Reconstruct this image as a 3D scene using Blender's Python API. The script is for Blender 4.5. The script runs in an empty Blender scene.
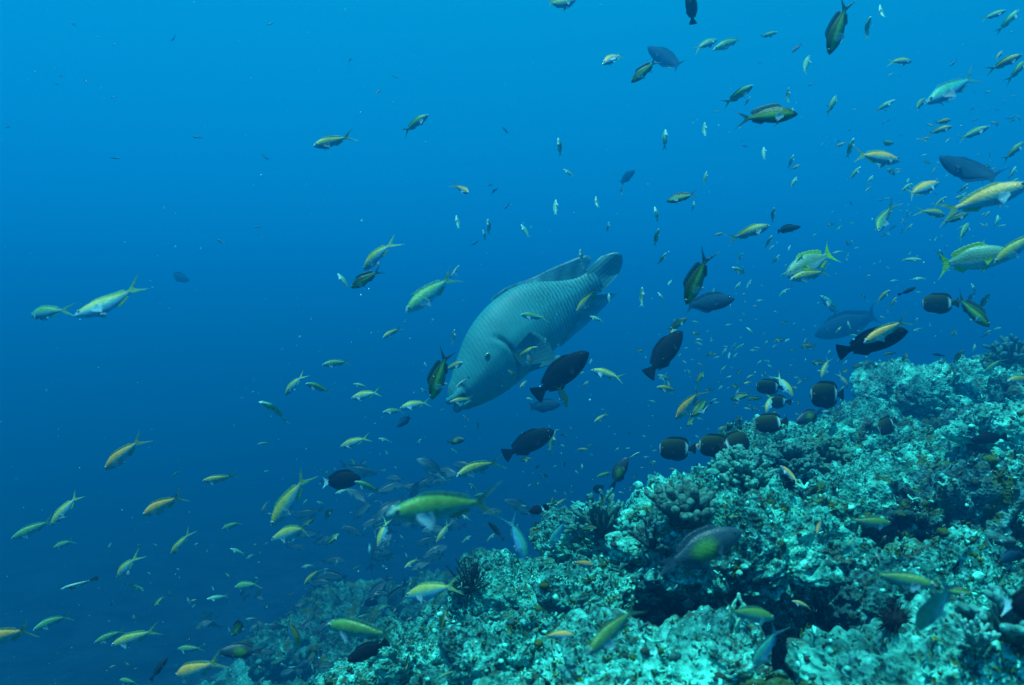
import bpy, math, random, re
import numpy as np
from mathutils import Vector, Matrix
from mathutils.bvhtree import BVHTree

# ------------------------------------------------------------------ camera, water light, sun, exposure
scene = bpy.context.scene
COL = scene.collection
FPX = 731.0                                   # focal length in pixels of the 1024 px wide frame
HAZE_D, HAZE_COL = 0.105, (0.0, 0.38, 1.0, 1)   # the water itself: how dense, and its scattering colour
cam_d = bpy.data.cameras.new("camera")
cam_d.sensor_width = 36.0
cam_d.lens = FPX / 1024 * 36.0
cam_d.clip_start = 0.02
cam_d.clip_end = 400
cam = bpy.data.objects.new("camera", cam_d)
COL.objects.link(cam)
cam.rotation_euler = (math.radians(90), 0, 0)  # looks along +Y, level
scene.camera = cam
cam_d.dof.use_dof = True                       # a wide lens focused on the middle water
cam_d.dof.focus_distance = 2.4
cam_d.dof.aperture_fstop = 5.0

SUN_EL, SUN_ROT = math.radians(73), math.radians(215)   # high, behind the left shoulder
world = bpy.data.worlds.new("World")
scene.world = world
world.use_nodes = True
wn, wl = world.node_tree.nodes, world.node_tree.links
wn.clear()
sky = wn.new("ShaderNodeTexSky")
sky.sky_type = 'NISHITA'
sky.sun_disc = False
sky.sun_elevation = SUN_EL
sky.sun_rotation = SUN_ROT
tint = wn.new("ShaderNodeMix"); tint.data_type = 'RGBA'; tint.blend_type = 'MULTIPLY'
tint.inputs[0].default_value = 1.0
tint.inputs[7].default_value = (0.005, 0.42, 0.60, 1)       # daylight that has come down through blue water
wl.new(sky.outputs[0], tint.inputs[6])
bg1 = wn.new("ShaderNodeBackground"); bg1.inputs[1].default_value = 0.06
wl.new(tint.outputs[2], bg1.inputs[0])
tc = wn.new("ShaderNodeTexCoord")
sp = wn.new("ShaderNodeSeparateXYZ")
wl.new(tc.outputs["Generated"], sp.inputs[0])
mr = wn.new("ShaderNodeMapRange")
mr.inputs[1].default_value = -1; mr.inputs[2].default_value = 1
wl.new(sp.outputs[2], mr.inputs[0])
ramp = wn.new("ShaderNodeValToRGB")
cr = ramp.color_ramp
WATER = [(0.0, (0.0, 0.004, 0.018)), (0.28, (0.0, 0.018, 0.09)), (0.42, (0.0, 0.06, 0.24)), (0.5, (0.0, 0.18, 0.42)),
         (0.6, (0.0, 0.235, 0.44)), (0.70, (0.0, 0.31, 0.46)), (0.85, (0.0, 0.46, 0.62)), (1.0, (0.02, 0.60, 0.74))]
cr.elements[0].position, cr.elements[0].color = WATER[0][0], (*WATER[0][1], 1)
cr.elements[1].position, cr.elements[1].color = WATER[-1][0], (*WATER[-1][1], 1)
for p, c in WATER[1:-1]:
    e = cr.elements.new(p); e.color = (*c, 1)
wl.new(mr.outputs[0], ramp.inputs[0])
bg2 = wn.new("ShaderNodeBackground"); bg2.inputs[1].default_value = 0.52
wl.new(ramp.outputs[0], bg2.inputs[0])
add = wn.new("ShaderNodeAddShader")
wl.new(bg1.outputs[0], add.inputs[0]); wl.new(bg2.outputs[0], add.inputs[1])
wo = wn.new("ShaderNodeOutputWorld")
wl.new(add.outputs[0], wo.inputs[0])

sun_d = bpy.data.lights.new("sun", 'SUN')
sun_d.energy = 5.0
sun_d.angle = math.radians(0.5)
sun_d.color = (0.30, 1.0, 0.86)
sun = bpy.data.objects.new("sun", sun_d)
COL.objects.link(sun)
d = Vector((math.sin(SUN_ROT) * math.cos(SUN_EL), math.cos(SUN_ROT) * math.cos(SUN_EL), math.sin(SUN_EL)))
sun.rotation_euler = d.to_track_quat('Z', 'Y').to_euler()
sun.location = (0, 0, 20)

scene.view_settings.view_transform = 'Standard'
scene.view_settings.look = 'None'
scene.view_settings.exposure = 0.77
scene.view_settings.gamma = 1.0
scene.view_settings.use_curve_mapping = False
scene.cycles.volume_bounces = 0
scene.cycles.max_bounces = 5
scene.cycles.diffuse_bounces = 2
scene.cycles.transparent_max_bounces = 12
scene.cycles.use_denoising = True

# ------------------------------------------------------------------ helpers
rng = random.Random(7)


def at(px, py, Y):
    """The point at distance Y along the view axis that is seen at this pixel."""
    return Vector(((px - 512) / FPX * Y, Y, (342.5 - py) / FPX * Y))


def tag(o, label=None, cat=None, group=None, kind=None):
    if label: o['label'] = label
    if cat: o['category'] = cat
    if group: o['group'] = group
    if kind: o['kind'] = kind
    return o


def make_mesh(name, verts, faces, col=None, smooth=True):
    """verts (n,3) array, faces (m,4) or (m,3) int array, col (n,4) per vertex."""
    verts = np.asarray(verts, dtype=np.float32); faces = np.asarray(faces, dtype=np.int32)
    me = bpy.data.meshes.new(name)
    k = faces.shape[1]
    me.vertices.add(len(verts)); me.vertices.foreach_set("co", verts.ravel())
    me.loops.add(faces.size); me.loops.foreach_set("vertex_index", faces.ravel())
    me.polygons.add(len(faces))
    me.polygons.foreach_set("loop_start", np.arange(0, faces.size, k, dtype=np.int32))
    me.update(calc_edges=True)
    me.polygons.foreach_set("use_smooth", np.full(len(faces), smooth))
    if col is not None:
        a = me.color_attributes.new("Col", 'FLOAT_COLOR', 'POINT')
        a.data.foreach_set("color", np.asarray(col, dtype=np.float32).ravel())
    me.validate()
    return me


def link(name, me, mat=None, parent=None):
    o = bpy.data.objects.new(name, me)
    COL.objects.link(o)
    if mat is not None and not me.materials: me.materials.append(mat)
    if parent is not None: o.parent = parent
    return o


class Geo:
    """Collects pieces of one mesh."""
    def __init__(self): self.v, self.f, self.c, self.n = [], [], [], 0

    def add(self, v, f, c):
        v = np.asarray(v, float)
        self.v.append(v); self.f.append(np.asarray(f, int) + self.n)
        c = np.asarray(c, float)
        if c.ndim == 1: c = np.tile(c, (len(v), 1))
        if c.shape[1] == 3: c = np.hstack([c, np.ones((len(v), 1))])
        self.c.append(c); self.n += len(v)

    def mesh(self, name):
        return make_mesh(name, np.vstack(self.v), np.vstack(self.f), np.vstack(self.c))


def grid_faces(nr, nc, wrap=False):
    i, j = np.meshgrid(np.arange(nr - 1), np.arange(nc if wrap else nc - 1), indexing='ij')
    j2 = (j + 1) % nc
    return np.stack([i * nc + j, i * nc + j2, (i + 1) * nc + j2, (i + 1) * nc + j], -1).reshape(-1, 4)


# ------------------------------------------------------------------ noise
_pr = np.random.RandomState(11)
_PERM = _pr.permutation(256).astype(np.int32)
_PERM = np.concatenate([_PERM, _PERM, _PERM])
_G = _pr.normal(size=(256, 3)); _G /= np.linalg.norm(_G, axis=1)[:, None]
_G = _G.astype(np.float32)


def _h(i, j, k): return _PERM[_PERM[_PERM[i & 255] + (j & 255)] + (k & 255)]


def perlin(p):
    p = np.asarray(p, np.float32)
    i = np.floor(p).astype(np.int32); f = p - i
    w = f * f * f * (f * (f * 6 - 15) + 10)
    r = 0
    for a in (0, 1):
        wx = w[:, 0] if a else 1 - w[:, 0]
        for b in (0, 1):
            wy = w[:, 1] if b else 1 - w[:, 1]
            for c in (0, 1):
                wz = w[:, 2] if c else 1 - w[:, 2]
                g = _G[_h(i[:, 0] + a, i[:, 1] + b, i[:, 2] + c)]
                r = r + wx * wy * wz * (g[:, 0] * (f[:, 0] - a) + g[:, 1] * (f[:, 1] - b) + g[:, 2] * (f[:, 2] - c))
    return r * 1.6


def fbm(p, octs=3, gain=0.5):
    r, a = 0, 1.0
    for o in range(octs):
        r = r + a * perlin(p * (2.03 ** o) + 17.3 * o); a *= gain
    return r


def billow(p, octs=3, gain=0.5):
    r, a = 0, 1.0
    for o in range(octs):
        r = r + a * (np.abs(perlin(p * (2.03 ** o) + 9.1 * o)) * 2 - 0.5); a *= gain
    return r


def worley(p):
    """distance to the nearest feature point, and to the second."""
    p = np.asarray(p, np.float32)
    i = np.floor(p).astype(np.int32); f = p - i
    d1 = np.full(len(p), 9., np.float32); d2 = d1.copy()
    for a in (-1, 0, 1):
        for b in (-1, 0, 1):
            for c in (-1, 0, 1):
                h = _h(i[:, 0] + a, i[:, 1] + b, i[:, 2] + c)
                q = (_G[h] * 0.5 + 0.5) * 0.9
                dd = (f[:, 0] - a - q[:, 0]) ** 2 + (f[:, 1] - b - q[:, 1]) ** 2 + (f[:, 2] - c - q[:, 2]) ** 2
                d2 = np.minimum(d2, np.maximum(dd, d1)); d1 = np.minimum(d1, dd)
    return np.sqrt(d1), np.sqrt(d2)


def smooth01(x): x = np.clip(x, 0, 1); return x * x * (3 - 2 * x)


# ------------------------------------------------------------------ materials
def nodes_of(m):
    m.use_nodes = True
    nt = m.node_tree
    return nt.nodes, nt.links, nt.nodes["Principled BSDF"]


def reef_material(name, pale, mid, dark, patch, scale=1.0, bump=0.5, patch_lo=0.54):
    m = bpy.data.materials.new(name)
    n, l, b = nodes_of(m)
    geo = n.new("ShaderNodeTexCoord")
    out = geo.outputs["Object"]

    def noise(s, detail, rough=0.6, dist=0.0):
        t = n.new("ShaderNodeTexNoise"); t.inputs["Scale"].default_value = s * scale
        t.inputs["Detail"].default_value = detail; t.inputs["Roughness"].default_value = rough
        t.inputs["Distortion"].default_value = dist
        l.new(out, t.inputs["Vector"]); return t

    def rampn(src, stops):
        r = n.new("ShaderNodeValToRGB"); e = r.color_ramp.elements
        e[0].position, e[0].color = stops[0][0], (*stops[0][1], 1)
        e[1].position, e[1].color = stops[-1][0], (*stops[-1][1], 1)
        for p, c in stops[1:-1]:
            x = e.new(p); x.color = (*c, 1)
        l.new(src, r.inputs[0]); return r

    def mix(fac, a, bb, mode='MIX'):
        x = n.new("ShaderNodeMix"); x.data_type = 'RGBA'; x.blend_type = mode
        if isinstance(fac, float): x.inputs[0].default_value = fac
        else: l.new(fac, x.inputs[0])
        l.new(a, x.inputs[6])
        if isinstance(bb, tuple): x.inputs[7].default_value = (*bb, 1)
        else: l.new(bb, x.inputs[7])
        return x.outputs[2]
    n1 = noise(62, 7, 0.75)
    base = rampn(n1.outputs[0], [(0.42, dark), (0.485, mid), (0.55, pale), (0.66, tuple(min(0.9, c * 2.1) for c in pale))])
    n5 = noise(14, 6, 0.62, 0.4)                                 # smoother living crust between the broken patches
    crust = rampn(n5.outputs[0], [(0.34, tuple(c * .5 for c in mid)), (0.50, mid), (0.62, pale)])
    n6 = noise(5.3, 3, 0.6, 0.8)
    f6 = rampn(n6.outputs[0], [(0.44, (0, 0, 0)), (0.56, (0.85, 0.85, 0.85))])
    c = mix(f6.outputs[0], base.outputs[0], crust.outputs[0])
    n2 = noise(3.4, 5, 0.62)                                     # broad change of crust colour
    broad = rampn(n2.outputs[0], [(0.35, (0.10, 0.13, 0.18)), (0.45, (0.5, 0.52, 0.55)), (0.52, (0.95, 0.95, 0.95)), (0.66, (1.3, 1.25, 1.25))])
    c = mix(1.0, c, broad.outputs[0], 'MULTIPLY')
    n7 = noise(9.0, 5, 0.7, 0.5)                                 # dull maroon and brown growth
    f7 = rampn(n7.outputs[0], [(0.555, (0, 0, 0)), (0.62, (0.85, 0.85, 0.85))])
    c = mix(f7.outputs[0], c, (0.035, 0.045, 0.035))
    n3 = noise(7.5, 5, 0.65, 0.6)                                # olive algae patches
    f3 = rampn(n3.outputs[0], [(patch_lo, (0, 0, 0)), (patch_lo + 0.08, (0.9, 0.9, 0.9))])
    c = mix(f3.outputs[0], c, patch)
    v = n.new("ShaderNodeTexVoronoi"); v.inputs["Scale"].default_value = 105 * scale
    l.new(out, v.inputs["Vector"])
    pits = rampn(v.outputs["Distance"], [(0.08, (0.12, 0.16, 0.20)), (0.36, (1, 1, 1))])  # darkness inside the pits, their shade put into the colour
    c = mix(0.65, c, pits.outputs[0], 'MULTIPLY')
    l.new(c, b.inputs["Base Color"])
    b.inputs["Roughness"].default_value = 0.85
    b.inputs["Specular IOR Level"].default_value = 0.15
    bp = n.new("ShaderNodeBump"); bp.inputs["Strength"].default_value = bump; bp.inputs["Distance"].default_value = 0.02
    n4 = noise(60, 5, 0.7)
    sm = n.new("ShaderNodeMath"); sm.operation = 'ADD'
    l.new(n4.outputs[0], sm.inputs[0]); l.new(v.outputs["Distance"], sm.inputs[1])
    l.new(sm.outputs[0], bp.inputs["Height"]); l.new(bp.outputs[0], b.inputs["Normal"])
    return m


PALE, MID, DARK, OLIVE = (0.085, 0.60, 0.49), (0.028, 0.28, 0.24), (0.010, 0.045, 0.045), (0.045, 0.09, 0.02)
M_REEF = reef_material("reef_crust", PALE, MID, DARK, OLIVE)
M_ROCK = reef_material("boulder_crust", PALE, MID, DARK, OLIVE, 1.15, 0.5, 0.57)
M_PLATE = reef_material("plate_coral_crust", (0.13, 0.76, 0.63), (0.06, 0.46, 0.38), (0.012, 0.06, 0.06), OLIVE, 0.9, 0.4, 0.64)
M_SHADEROCK = reef_material("shaded_rock", (0.05, 0.27, 0.27), (0.025, 0.12, 0.13), (0.01, 0.03, 0.04), OLIVE, 1.1, 0.5, 0.52)  # the reef crust again, with shade put into its darker colours


def attr_material(name, rough=0.5, spec=0.3, mottled=0.25, scale=60, alpha=True, bump=0.0, scales=0):
    m = bpy.data.materials.new(name)
    n, l, b = nodes_of(m)
    a = n.new("ShaderNodeAttribute"); a.attribute_name = "Col"
    t = n.new("ShaderNodeTexNoise"); t.inputs["Scale"].default_value = scale; t.inputs["Detail"].default_value = 3
    g = n.new("ShaderNodeTexCoord"); l.new(g.outputs["Object"], t.inputs["Vector"])
    r = n.new("ShaderNodeMapRange"); r.inputs[1].default_value = 0.3; r.inputs[2].default_value = 0.7
    r.inputs[3].default_value = 1 - mottled; r.inputs[4].default_value = 1 + mottled
    l.new(t.outputs[0], r.inputs[0])
    oi = n.new("ShaderNodeObjectInfo")
    r2 = n.new("ShaderNodeMapRange"); r2.inputs[3].default_value = 0.82; r2.inputs[4].default_value = 1.15
    l.new(oi.outputs["Random"], r2.inputs[0])
    if scales:
        vo = n.new("ShaderNodeTexVoronoi"); vo.inputs["Scale"].default_value = scales
        mp_ = n.new("ShaderNodeMapping"); mp_.inputs["Scale"].default_value = (.75, .3, 1.15)
        l.new(g.outputs["Object"], mp_.inputs[0]); l.new(mp_.outputs[0], vo.inputs["Vector"])
        rs = n.new("ShaderNodeMapRange"); rs.inputs[1].default_value = .15; rs.inputs[2].default_value = .6
        rs.inputs[3].default_value = 1.05; rs.inputs[4].default_value = .87
        l.new(vo.outputs["Distance"], rs.inputs[0])
        m0 = n.new("ShaderNodeMath"); m0.operation = 'MULTIPLY'; l.new(r.outputs[0], m0.inputs[0]); l.new(rs.outputs[0], m0.inputs[1])
        r = m0
        bs = n.new("ShaderNodeBump"); bs.inputs["Strength"].default_value = .25; bs.inputs["Distance"].default_value = .004; bs.invert = True
        l.new(vo.outputs["Distance"], bs.inputs["Height"]); l.new(bs.outputs[0], b.inputs["Normal"])
    mu = n.new("ShaderNodeMath"); mu.operation = 'MULTIPLY'; l.new(r.outputs[0], mu.inputs[0]); l.new(r2.outputs[0], mu.inputs[1])
    x = n.new("ShaderNodeVectorMath"); x.operation = 'SCALE'
    l.new(a.outputs["Color"], x.inputs[0]); l.new(mu.outputs[0], x.inputs["Scale"])
    l.new(x.outputs[0], b.inputs["Base Color"])
    if alpha: l.new(a.outputs["Alpha"], b.inputs["Alpha"])
    b.inputs["Roughness"].default_value = rough
    b.inputs["Specular IOR Level"].default_value = spec
    if bump:
        bp = n.new("ShaderNodeBump"); bp.inputs["Strength"].default_value = bump; bp.inputs["Distance"].default_value = 0.01
        l.new(t.outputs[0], bp.inputs["Height"]); l.new(bp.outputs[0], b.inputs["Normal"])
    return m


M_FISH = attr_material("fish_skin", 0.38, 0.4, 0.16, 14, scales=60)
M_DARKFISH = attr_material("dark_fish_skin", 0.7, 0.08, 0.12, 14)
M_CORAL = attr_material("coral_polyps", 0.85, 0.1, 0.45, 90, alpha=False, bump=0.6)
M_EYE = attr_material("fish_eye_gloss", 0.12, 0.6, 0.0, 5, alpha=False)
M_FAR = reef_material("far_crust", (0.04, 0.26, 0.23), (0.02, 0.14, 0.13), (0.008, 0.035, 0.04), OLIVE, 0.7, 0.5)  # distant crust, its fade into the haze put into dimmer colours
M_FLOOR = reef_material("deep_sand", (0.03, 0.10, 0.15), (0.025, 0.08, 0.13), (0.01, 0.03, 0.06), (0.02, 0.05, 0.06), 0.3, 0.3)

# ------------------------------------------------------------------ the reef slope and the sea floor
CX = [0, 200, 320, 345, 400, 450, 490, 560, 600, 650, 700, 760, 800, 850, 880, 920, 960, 1024, 1150, 1500]
CY = [1150, 900, 700, 674, 640, 606, 580, 550, 534, 514, 499, 488, 468, 432, 414, 400, 388, 372, 334, 262]
CD = [1.4, 1.6, 1.9, 1.95, 2.1, 2.3, 2.4, 2.6, 2.7, 2.85, 3.0, 3.3, 3.6, 4.0, 4.3, 4.6, 4.9, 5.3, 5.6, 6.0]
NX = [0, 200, 320, 400, 512, 640, 800, 1024, 1150, 1500]
ND = [.95, 1.15, 1.5, 1.5, 1.45, 1.28, 1.13, 1.0, 0.92, 0.8]
FX = [-200, 100, 200, 260, 310, 350, 430, 480, 600, 760, 900, 1100]
FY = [880, 760, 690, 650, 618, 606, 596, 590, 560, 515, 470, 415]
PITS = [(770, 622, 1.50, .22, .22, .62), (700, 615, 1.5, .12, .16, .3), (790, 640, 1.34, .15, .15, .42), (856, 594, 1.58, .12, .17, .42), (640, 605, 1.62, .06, .12, .26),
        (568, 605, 1.72, .07, .10, .22), (490, 640, 1.75, .08, .09, .16), (820, 480, 2.5, .10, .14, .16), (870, 560, 1.85, .08, .12, .25), (950, 548, 1.7, .19, .13, .32), (1000, 470, 2.5, .18, .2, .16), (930, 425, 3.9, .2, .2, .08)]


def reef_z(X, Y):
    Ye = np.maximum(Y, 0.9)
    px = 512 + FPX * X / Ye
    vc = (342.5 - np.interp(px, CX, CY)) / FPX
    yc = np.interp(px, CX, CD)
    yn = np.interp(px, NX, ND)
    zc, zn = vc * yc, np.minimum(-0.469, vc - .16) * yn
    t = (Ye - yn) / (yc - yn)
    z = zn + (zc - zn) * np.where(t < 1, t, 1)
    z = z - 0.10 * np.maximum(0, yn - Y)
    ov = np.maximum(0, Ye - yc)
    back = vc * ov - 0.9 * ov ** 1.2
    far = (342.5 - np.interp(px, FX, FY)) / FPX
    yf = 7.2
    hump = far * yf - 0.16 * (Y - yf) ** 2
    hump = np.where(Y > yf, far * yf - 0.45 * (Y - yf), hump)
    main = np.where(ov > 0, zc + back, z)
    k = 0.25
    h = np.clip(0.5 + 0.5 * (main - hump) / k, 0, 1)
    z = np.where(ov > 0.4, hump + (main - hump) * h + k * h * (1 - h), main)
    for (a, b, yy, rx, ry, dep) in PITS:
        c = at(a, b, yy)
        z = z - dep * np.exp(-(((X - c.x) / rx) ** 2 + ((Y - c.y) / ry) ** 2) ** 1.5)
    return np.maximum(z, -6.5)


Yr = np.concatenate([np.linspace(-0.55, 0.72, 50), 0.74 * np.exp(np.linspace(0, math.log(5.6 / 0.74), 940)), np.linspace(5.64, 10.5, 70)])
NR, NC = len(Yr), 1200
uc = np.linspace(-0.78, 0.84, NC)
YY, UU = np.meshgrid(Yr, uc, indexing='ij')
XX = UU * (YY + 0.8)
ZZ = reef_z(XX.ravel(), YY.ravel())
P = np.stack([XX.ravel(), YY.ravel(), ZZ], 1)


def grid_normals(P, nr, nc):
    Q = P.reshape(nr, nc, 3)
    a = np.gradient(Q, axis=0); b = np.gradient(Q, axis=1)
    n = np.cross(b, a).reshape(-1, 3)
    n /= np.linalg.norm(n, axis=1)[:, None] + 1e-9
    n[n[:, 2] < 0] *= -1
    return n


def lumpy(P, seed=0.0, k=1.0):
    """rough coral rock: heads, knobs and pits."""
    q = P + seed
    d1, d2 = worley(q * 3.6 / k)
    heads = np.sqrt(np.maximum(0, 1 - (d1 / 0.75) ** 2))
    w1, w2 = worley(q * 15 / k + 5)
    knob = np.sqrt(np.maximum(0, 1 - (w1 / 0.8) ** 2))
    crack = -np.exp(-((w2 - w1) / 0.10) ** 2)
    return k * (0.070 * heads + 0.026 * billow(q * 7 / k, 3) + 0.022 * knob + 0.010 * crack)


def fine(P, seed=0.0):
    """the small knobs and pores of the crust."""
    q = P + seed
    w1, w2 = worley(q * 44 + 3)
    big = smooth01(0.5 + 1.3 * perlin(q * 4.5 + 8))
    knobs = np.sqrt(np.maximum(0, 1 - (w1 / 0.8) ** 2))
    pores = np.maximum(0, perlin(q * 52 + 40)) ** 0.6
    return (0.014 * fbm(q * 24, 3, 0.65) + 0.013 * knobs * (.35 + .65 * big) - 0.016 * pores * (1.1 - .7 * big))


Nn = grid_normals(P, NR, NC)
amp = 0.55 + 0.9 * smooth01(fbm(P * 0.9 + 3, 2) * 0.7 + 0.5)
P = P + Nn * (lumpy(P) * amp - 0.075)[:, None]
warp = np.stack([perlin(P * 5 + 11), perlin(P * 5 + 47), perlin(P * 5 + 83) * 0.4], 1)
P = P + 0.035 * warp
Nn = grid_normals(P, NR, NC)
P = P + Nn * fine(P)[:, None]
reef_mesh = make_mesh("reef_slope", P, grid_faces(NR, NC))
reef = link("reef_slope", reef_mesh, M_REEF)
tag(reef, kind='structure')

# the deep sea floor below the reef, out to where the water hides it
n = 161
gx, gy = np.meshgrid(np.linspace(-29, 29, n), np.linspace(-5, 33, n), indexing='ij')
gz = -6.6 + 0.35 * fbm(np.stack([gx.ravel() * .25, gy.ravel() * .25, 0 * gx.ravel()], 1), 3)
gz = np.where(gy.ravel() < 11, np.minimum(gz, -6.75), gz)
floor_ = link("sea_floor", make_mesh("sea_floor", np.stack([gx.ravel(), gy.ravel(), gz], 1), grid_faces(n, n)), M_FLOOR)
tag(floor_, kind='structure')

# ------------------------------------------------------------------ coral heads and boulders standing on the slope
def ball(nu, nv):
    th = np.linspace(0.02, math.pi - 0.02, nv); ph = np.linspace(0, 2 * math.pi, nu, endpoint=False)
    T, Ph = np.meshgrid(th, ph, indexing='ij')
    return np.stack([np.sin(T) * np.cos(Ph), np.sin(T) * np.sin(Ph), np.cos(T)], -1).reshape(-1, 3), grid_faces(nv, nu, True)[:, ::-1]


REEF_PARTS = []


def boulder(name, label, cat, px, py, Y, hw, hh, mat, deep=0.8, rough=1.0, under=0.45, seed=1.0, res=220, group=None, tilt=(0, 0)):
    """A lump of coral rock seen at this pixel, hw by hh pixels in half size; UNDER < 1 flattens and undercuts its lower side."""
    c = at(px, py, Y); rx = hw / FPX * Y; rz = hh / FPX * Y; ry = rx * deep
    v, f = ball(res, res // 2)
    sq = np.sign(v) * np.abs(v) ** np.array([0.85, 0.85, 0.8])
    p = sq * np.array([rx, ry, rz])
    low = v[:, 2] < 0
    p[low, 2] *= under
    inward = np.clip(-v[:, 2], 0, 1) * 0.35
    p[:, :2] *= (1 - inward)[:, None]
    nrm = v / np.array([rx, ry, rz]); nrm /= np.linalg.norm(nrm, axis=1)[:, None]
    s = min(1.0, max(rx, rz) / 0.22)
    wp = p + np.array(c)
    q = wp + seed * 7.7
    shape = rx * (0.26 * perlin(q * (1.1 / rx)) + (0.03 if mat is M_PLATE else 0.11) * billow(q * (2.6 / rx), 2))[:, None] * nrm
    p = p + shape + nrm * (lumpy(wp, seed * 3.1, 1.0) * s * rough - 0.04 * s)[:, None]
    p = p + 0.03 * s * np.stack([perlin(wp * 6 + 11), perlin(wp * 6 + 47), perlin(wp * 6 + 83)], 1) * .6
    p = p + nrm * (fine(wp, seed) * min(1.0, 0.5 + 0.5 * s))[:, None]
    R = Matrix.Rotation(math.radians(tilt[0]), 3, 'Y') @ Matrix.Rotation(math.radians(tilt[1]), 3, 'X')
    p = p @ np.array(R).T
    me = make_mesh(name, p, f)
    o = link(name, me, mat); o.location = c
    tag(o, label, cat, group or 'coral heads and boulders of the reef')
    REEF_PARTS.append(o)
    return o


CB, CH, LG = 'coral_boulder', 'coral_mound', 'coral_ledge'
# bottom of the frame
boulder(LG, 'broad pale mound of plate coral in front of the dark cave, lowest on the reef', 'coral', 655, 684, 1.18, 122, 52, M_PLATE, 0.8, 0.45, 0.8, 1.0, 420)
boulder(LG, 'broad pale crusted mound at lower right with knobbly fingers at its side', 'coral', 948, 694, 1.08, 138, 66, M_PLATE, 0.7, 0.5, 0.8, 2.0, 420)
boulder(LG, 'thick pale ledge of coral rock roofing the black cave', 'coral', 738, 538, 1.72, 114, 50, M_ROCK, 1.0, 0.6, 0.5, 3.0, 420, tilt=(-7, 8))
boulder(CB, 'dark shaded rock between the cave and the lower right mound', 'rock', 872, 612, 1.45, 34, 36, M_SHADEROCK, 0.9, 0.9, 0.8, 4.0, 260)
boulder(CB, 'lumpy crusted rock left of the cave mouth', 'rock', 602, 592, 1.74, 52, 24, M_ROCK, 0.8, 0.8, 0.5, 5.0, 260)
boulder(CB, 'bright rounded rock in the lowest corner left of the plate coral mound', 'rock', 522, 665, 1.5, 62, 38, M_ROCK, 0.8, 0.9, 0.8, 6.0, 260)
boulder(CB, 'craggy pale rock on the reef edge below the black feather star', 'rock', 520, 588, 2.2, 52, 26, M_ROCK, 0.9, 1.0, 1.0, 7.0, 240)
boulder(CB, 'pale rock at the lower end of the reef edge', 'rock', 420, 660, 1.9, 45, 30, M_ROCK, 0.9, 1.0, 0.9, 8.0, 240)
boulder(LG, 'flat pale coral shelf right of the dark fish with the green flank', 'coral', 850, 508, 2.05, 70, 34, M_ROCK, 0.9, 0.7, 0.4, 9.0, 320, tilt=(-10, 6))
boulder(LG, 'pale shelf right of the cave with a shaded gap under it', 'coral', 955, 598, 1.42, 88, 30, M_ROCK, 0.9, 0.6, 0.5, 10.0, 320)
boulder(CB, 'shaded overhanging rock face with dark hollows at mid right', 'rock', 950, 520, 1.95, 78, 40, M_SHADEROCK, 0.7, 1.1, 0.5, 11.0, 300)
boulder(CB, 'rough rock at the right edge above the black fish tail', 'rock', 1035, 525, 1.9, 55, 52, M_ROCK, 0.9, 1.0, 0.8, 12.0, 260)
boulder(LG, 'pale ledge at the right edge with a black hole below it', 'coral', 1010, 436, 2.7, 48, 26, M_PLATE, 0.9, 0.8, 0.5, 13.0, 240)
boulder(CB, 'rounded rock behind the brown finger coral', 'rock', 712, 488, 2.75, 34, 20, M_PLATE, 0.9, 0.8, 0.8, 14.0, 240)
boulder(CB, 'long crusted rock in mid slope below the bushy coral', 'rock', 800, 462, 2.6, 62, 24, M_ROCK, 0.9, 0.9, 0.6, 15.0, 260)
boulder(CB, 'bright crusted lump under the dark fish resting near the crest', 'rock', 880, 452, 3.2, 62, 24, M_ROCK, 0.9, 0.9, 0.6, 16.0, 260)
boulder(CB, 'hump of pale crusted rock on the reef edge below the white bubble', 'rock', 588, 548, 2.4, 52, 30, M_ROCK, 0.9, 0.8, 0.8, 17.0, 260)
# the crest at upper right
boulder(CH, 'lobed pale coral head standing on top of the reef crest', 'coral', 914, 387, 4.5, 44, 15, M_PLATE, 0.9, 1.1, 1.0, 18.0, 220)
boulder(CH, 'squarish coral head below the lobed head, dark on its lower side', 'coral', 938, 402, 4.2, 36, 19, M_ROCK, 0.8, 1.0, 0.5, 19.0, 220)
boulder(CH, 'pale coral head at the crest right of the lobed one', 'coral', 980, 386, 4.3, 34, 20, M_PLATE, 0.9, 1.0, 0.6, 20.0, 220)
boulder(CH, 'small dark coral head on the skyline at upper right', 'coral', 1016, 362, 4.6, 22, 14, M_ROCK, 0.9, 1.0, 0.8, 21.0, 160)
boulder(CH, 'rounded coral head on the crest left of the lobed head', 'coral', 868, 430, 4.1, 36, 15, M_ROCK, 0.9, 1.0, 0.6, 22.0, 200)
boulder(CH, 'coral head at the right edge just under the skyline', 'coral', 1025, 402, 3.6, 38, 24, M_ROCK, 0.9, 1.0, 0.6, 23.0, 200)
boulder(CH, 'shaded coral head in the hollow below the squarish head', 'coral', 960, 440, 3.4, 44, 20, M_SHADEROCK, 0.9, 1.0, 0.5, 24.0, 220)
# the far reef at lower left
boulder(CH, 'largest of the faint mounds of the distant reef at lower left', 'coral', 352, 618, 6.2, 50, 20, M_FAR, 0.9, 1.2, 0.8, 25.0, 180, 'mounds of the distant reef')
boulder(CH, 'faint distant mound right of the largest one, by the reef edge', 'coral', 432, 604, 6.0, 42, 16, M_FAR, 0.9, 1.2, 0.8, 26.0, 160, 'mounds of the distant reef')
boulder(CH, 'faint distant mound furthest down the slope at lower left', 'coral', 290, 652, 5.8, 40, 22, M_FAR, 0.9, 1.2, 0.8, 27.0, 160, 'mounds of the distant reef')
boulder(CH, 'shaded distant mound in front of the largest one', 'coral', 366, 662, 4.6, 46, 20, M_FAR, 0.9, 1.2, 0.8, 28.0, 180, 'mounds of the distant reef')

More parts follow.
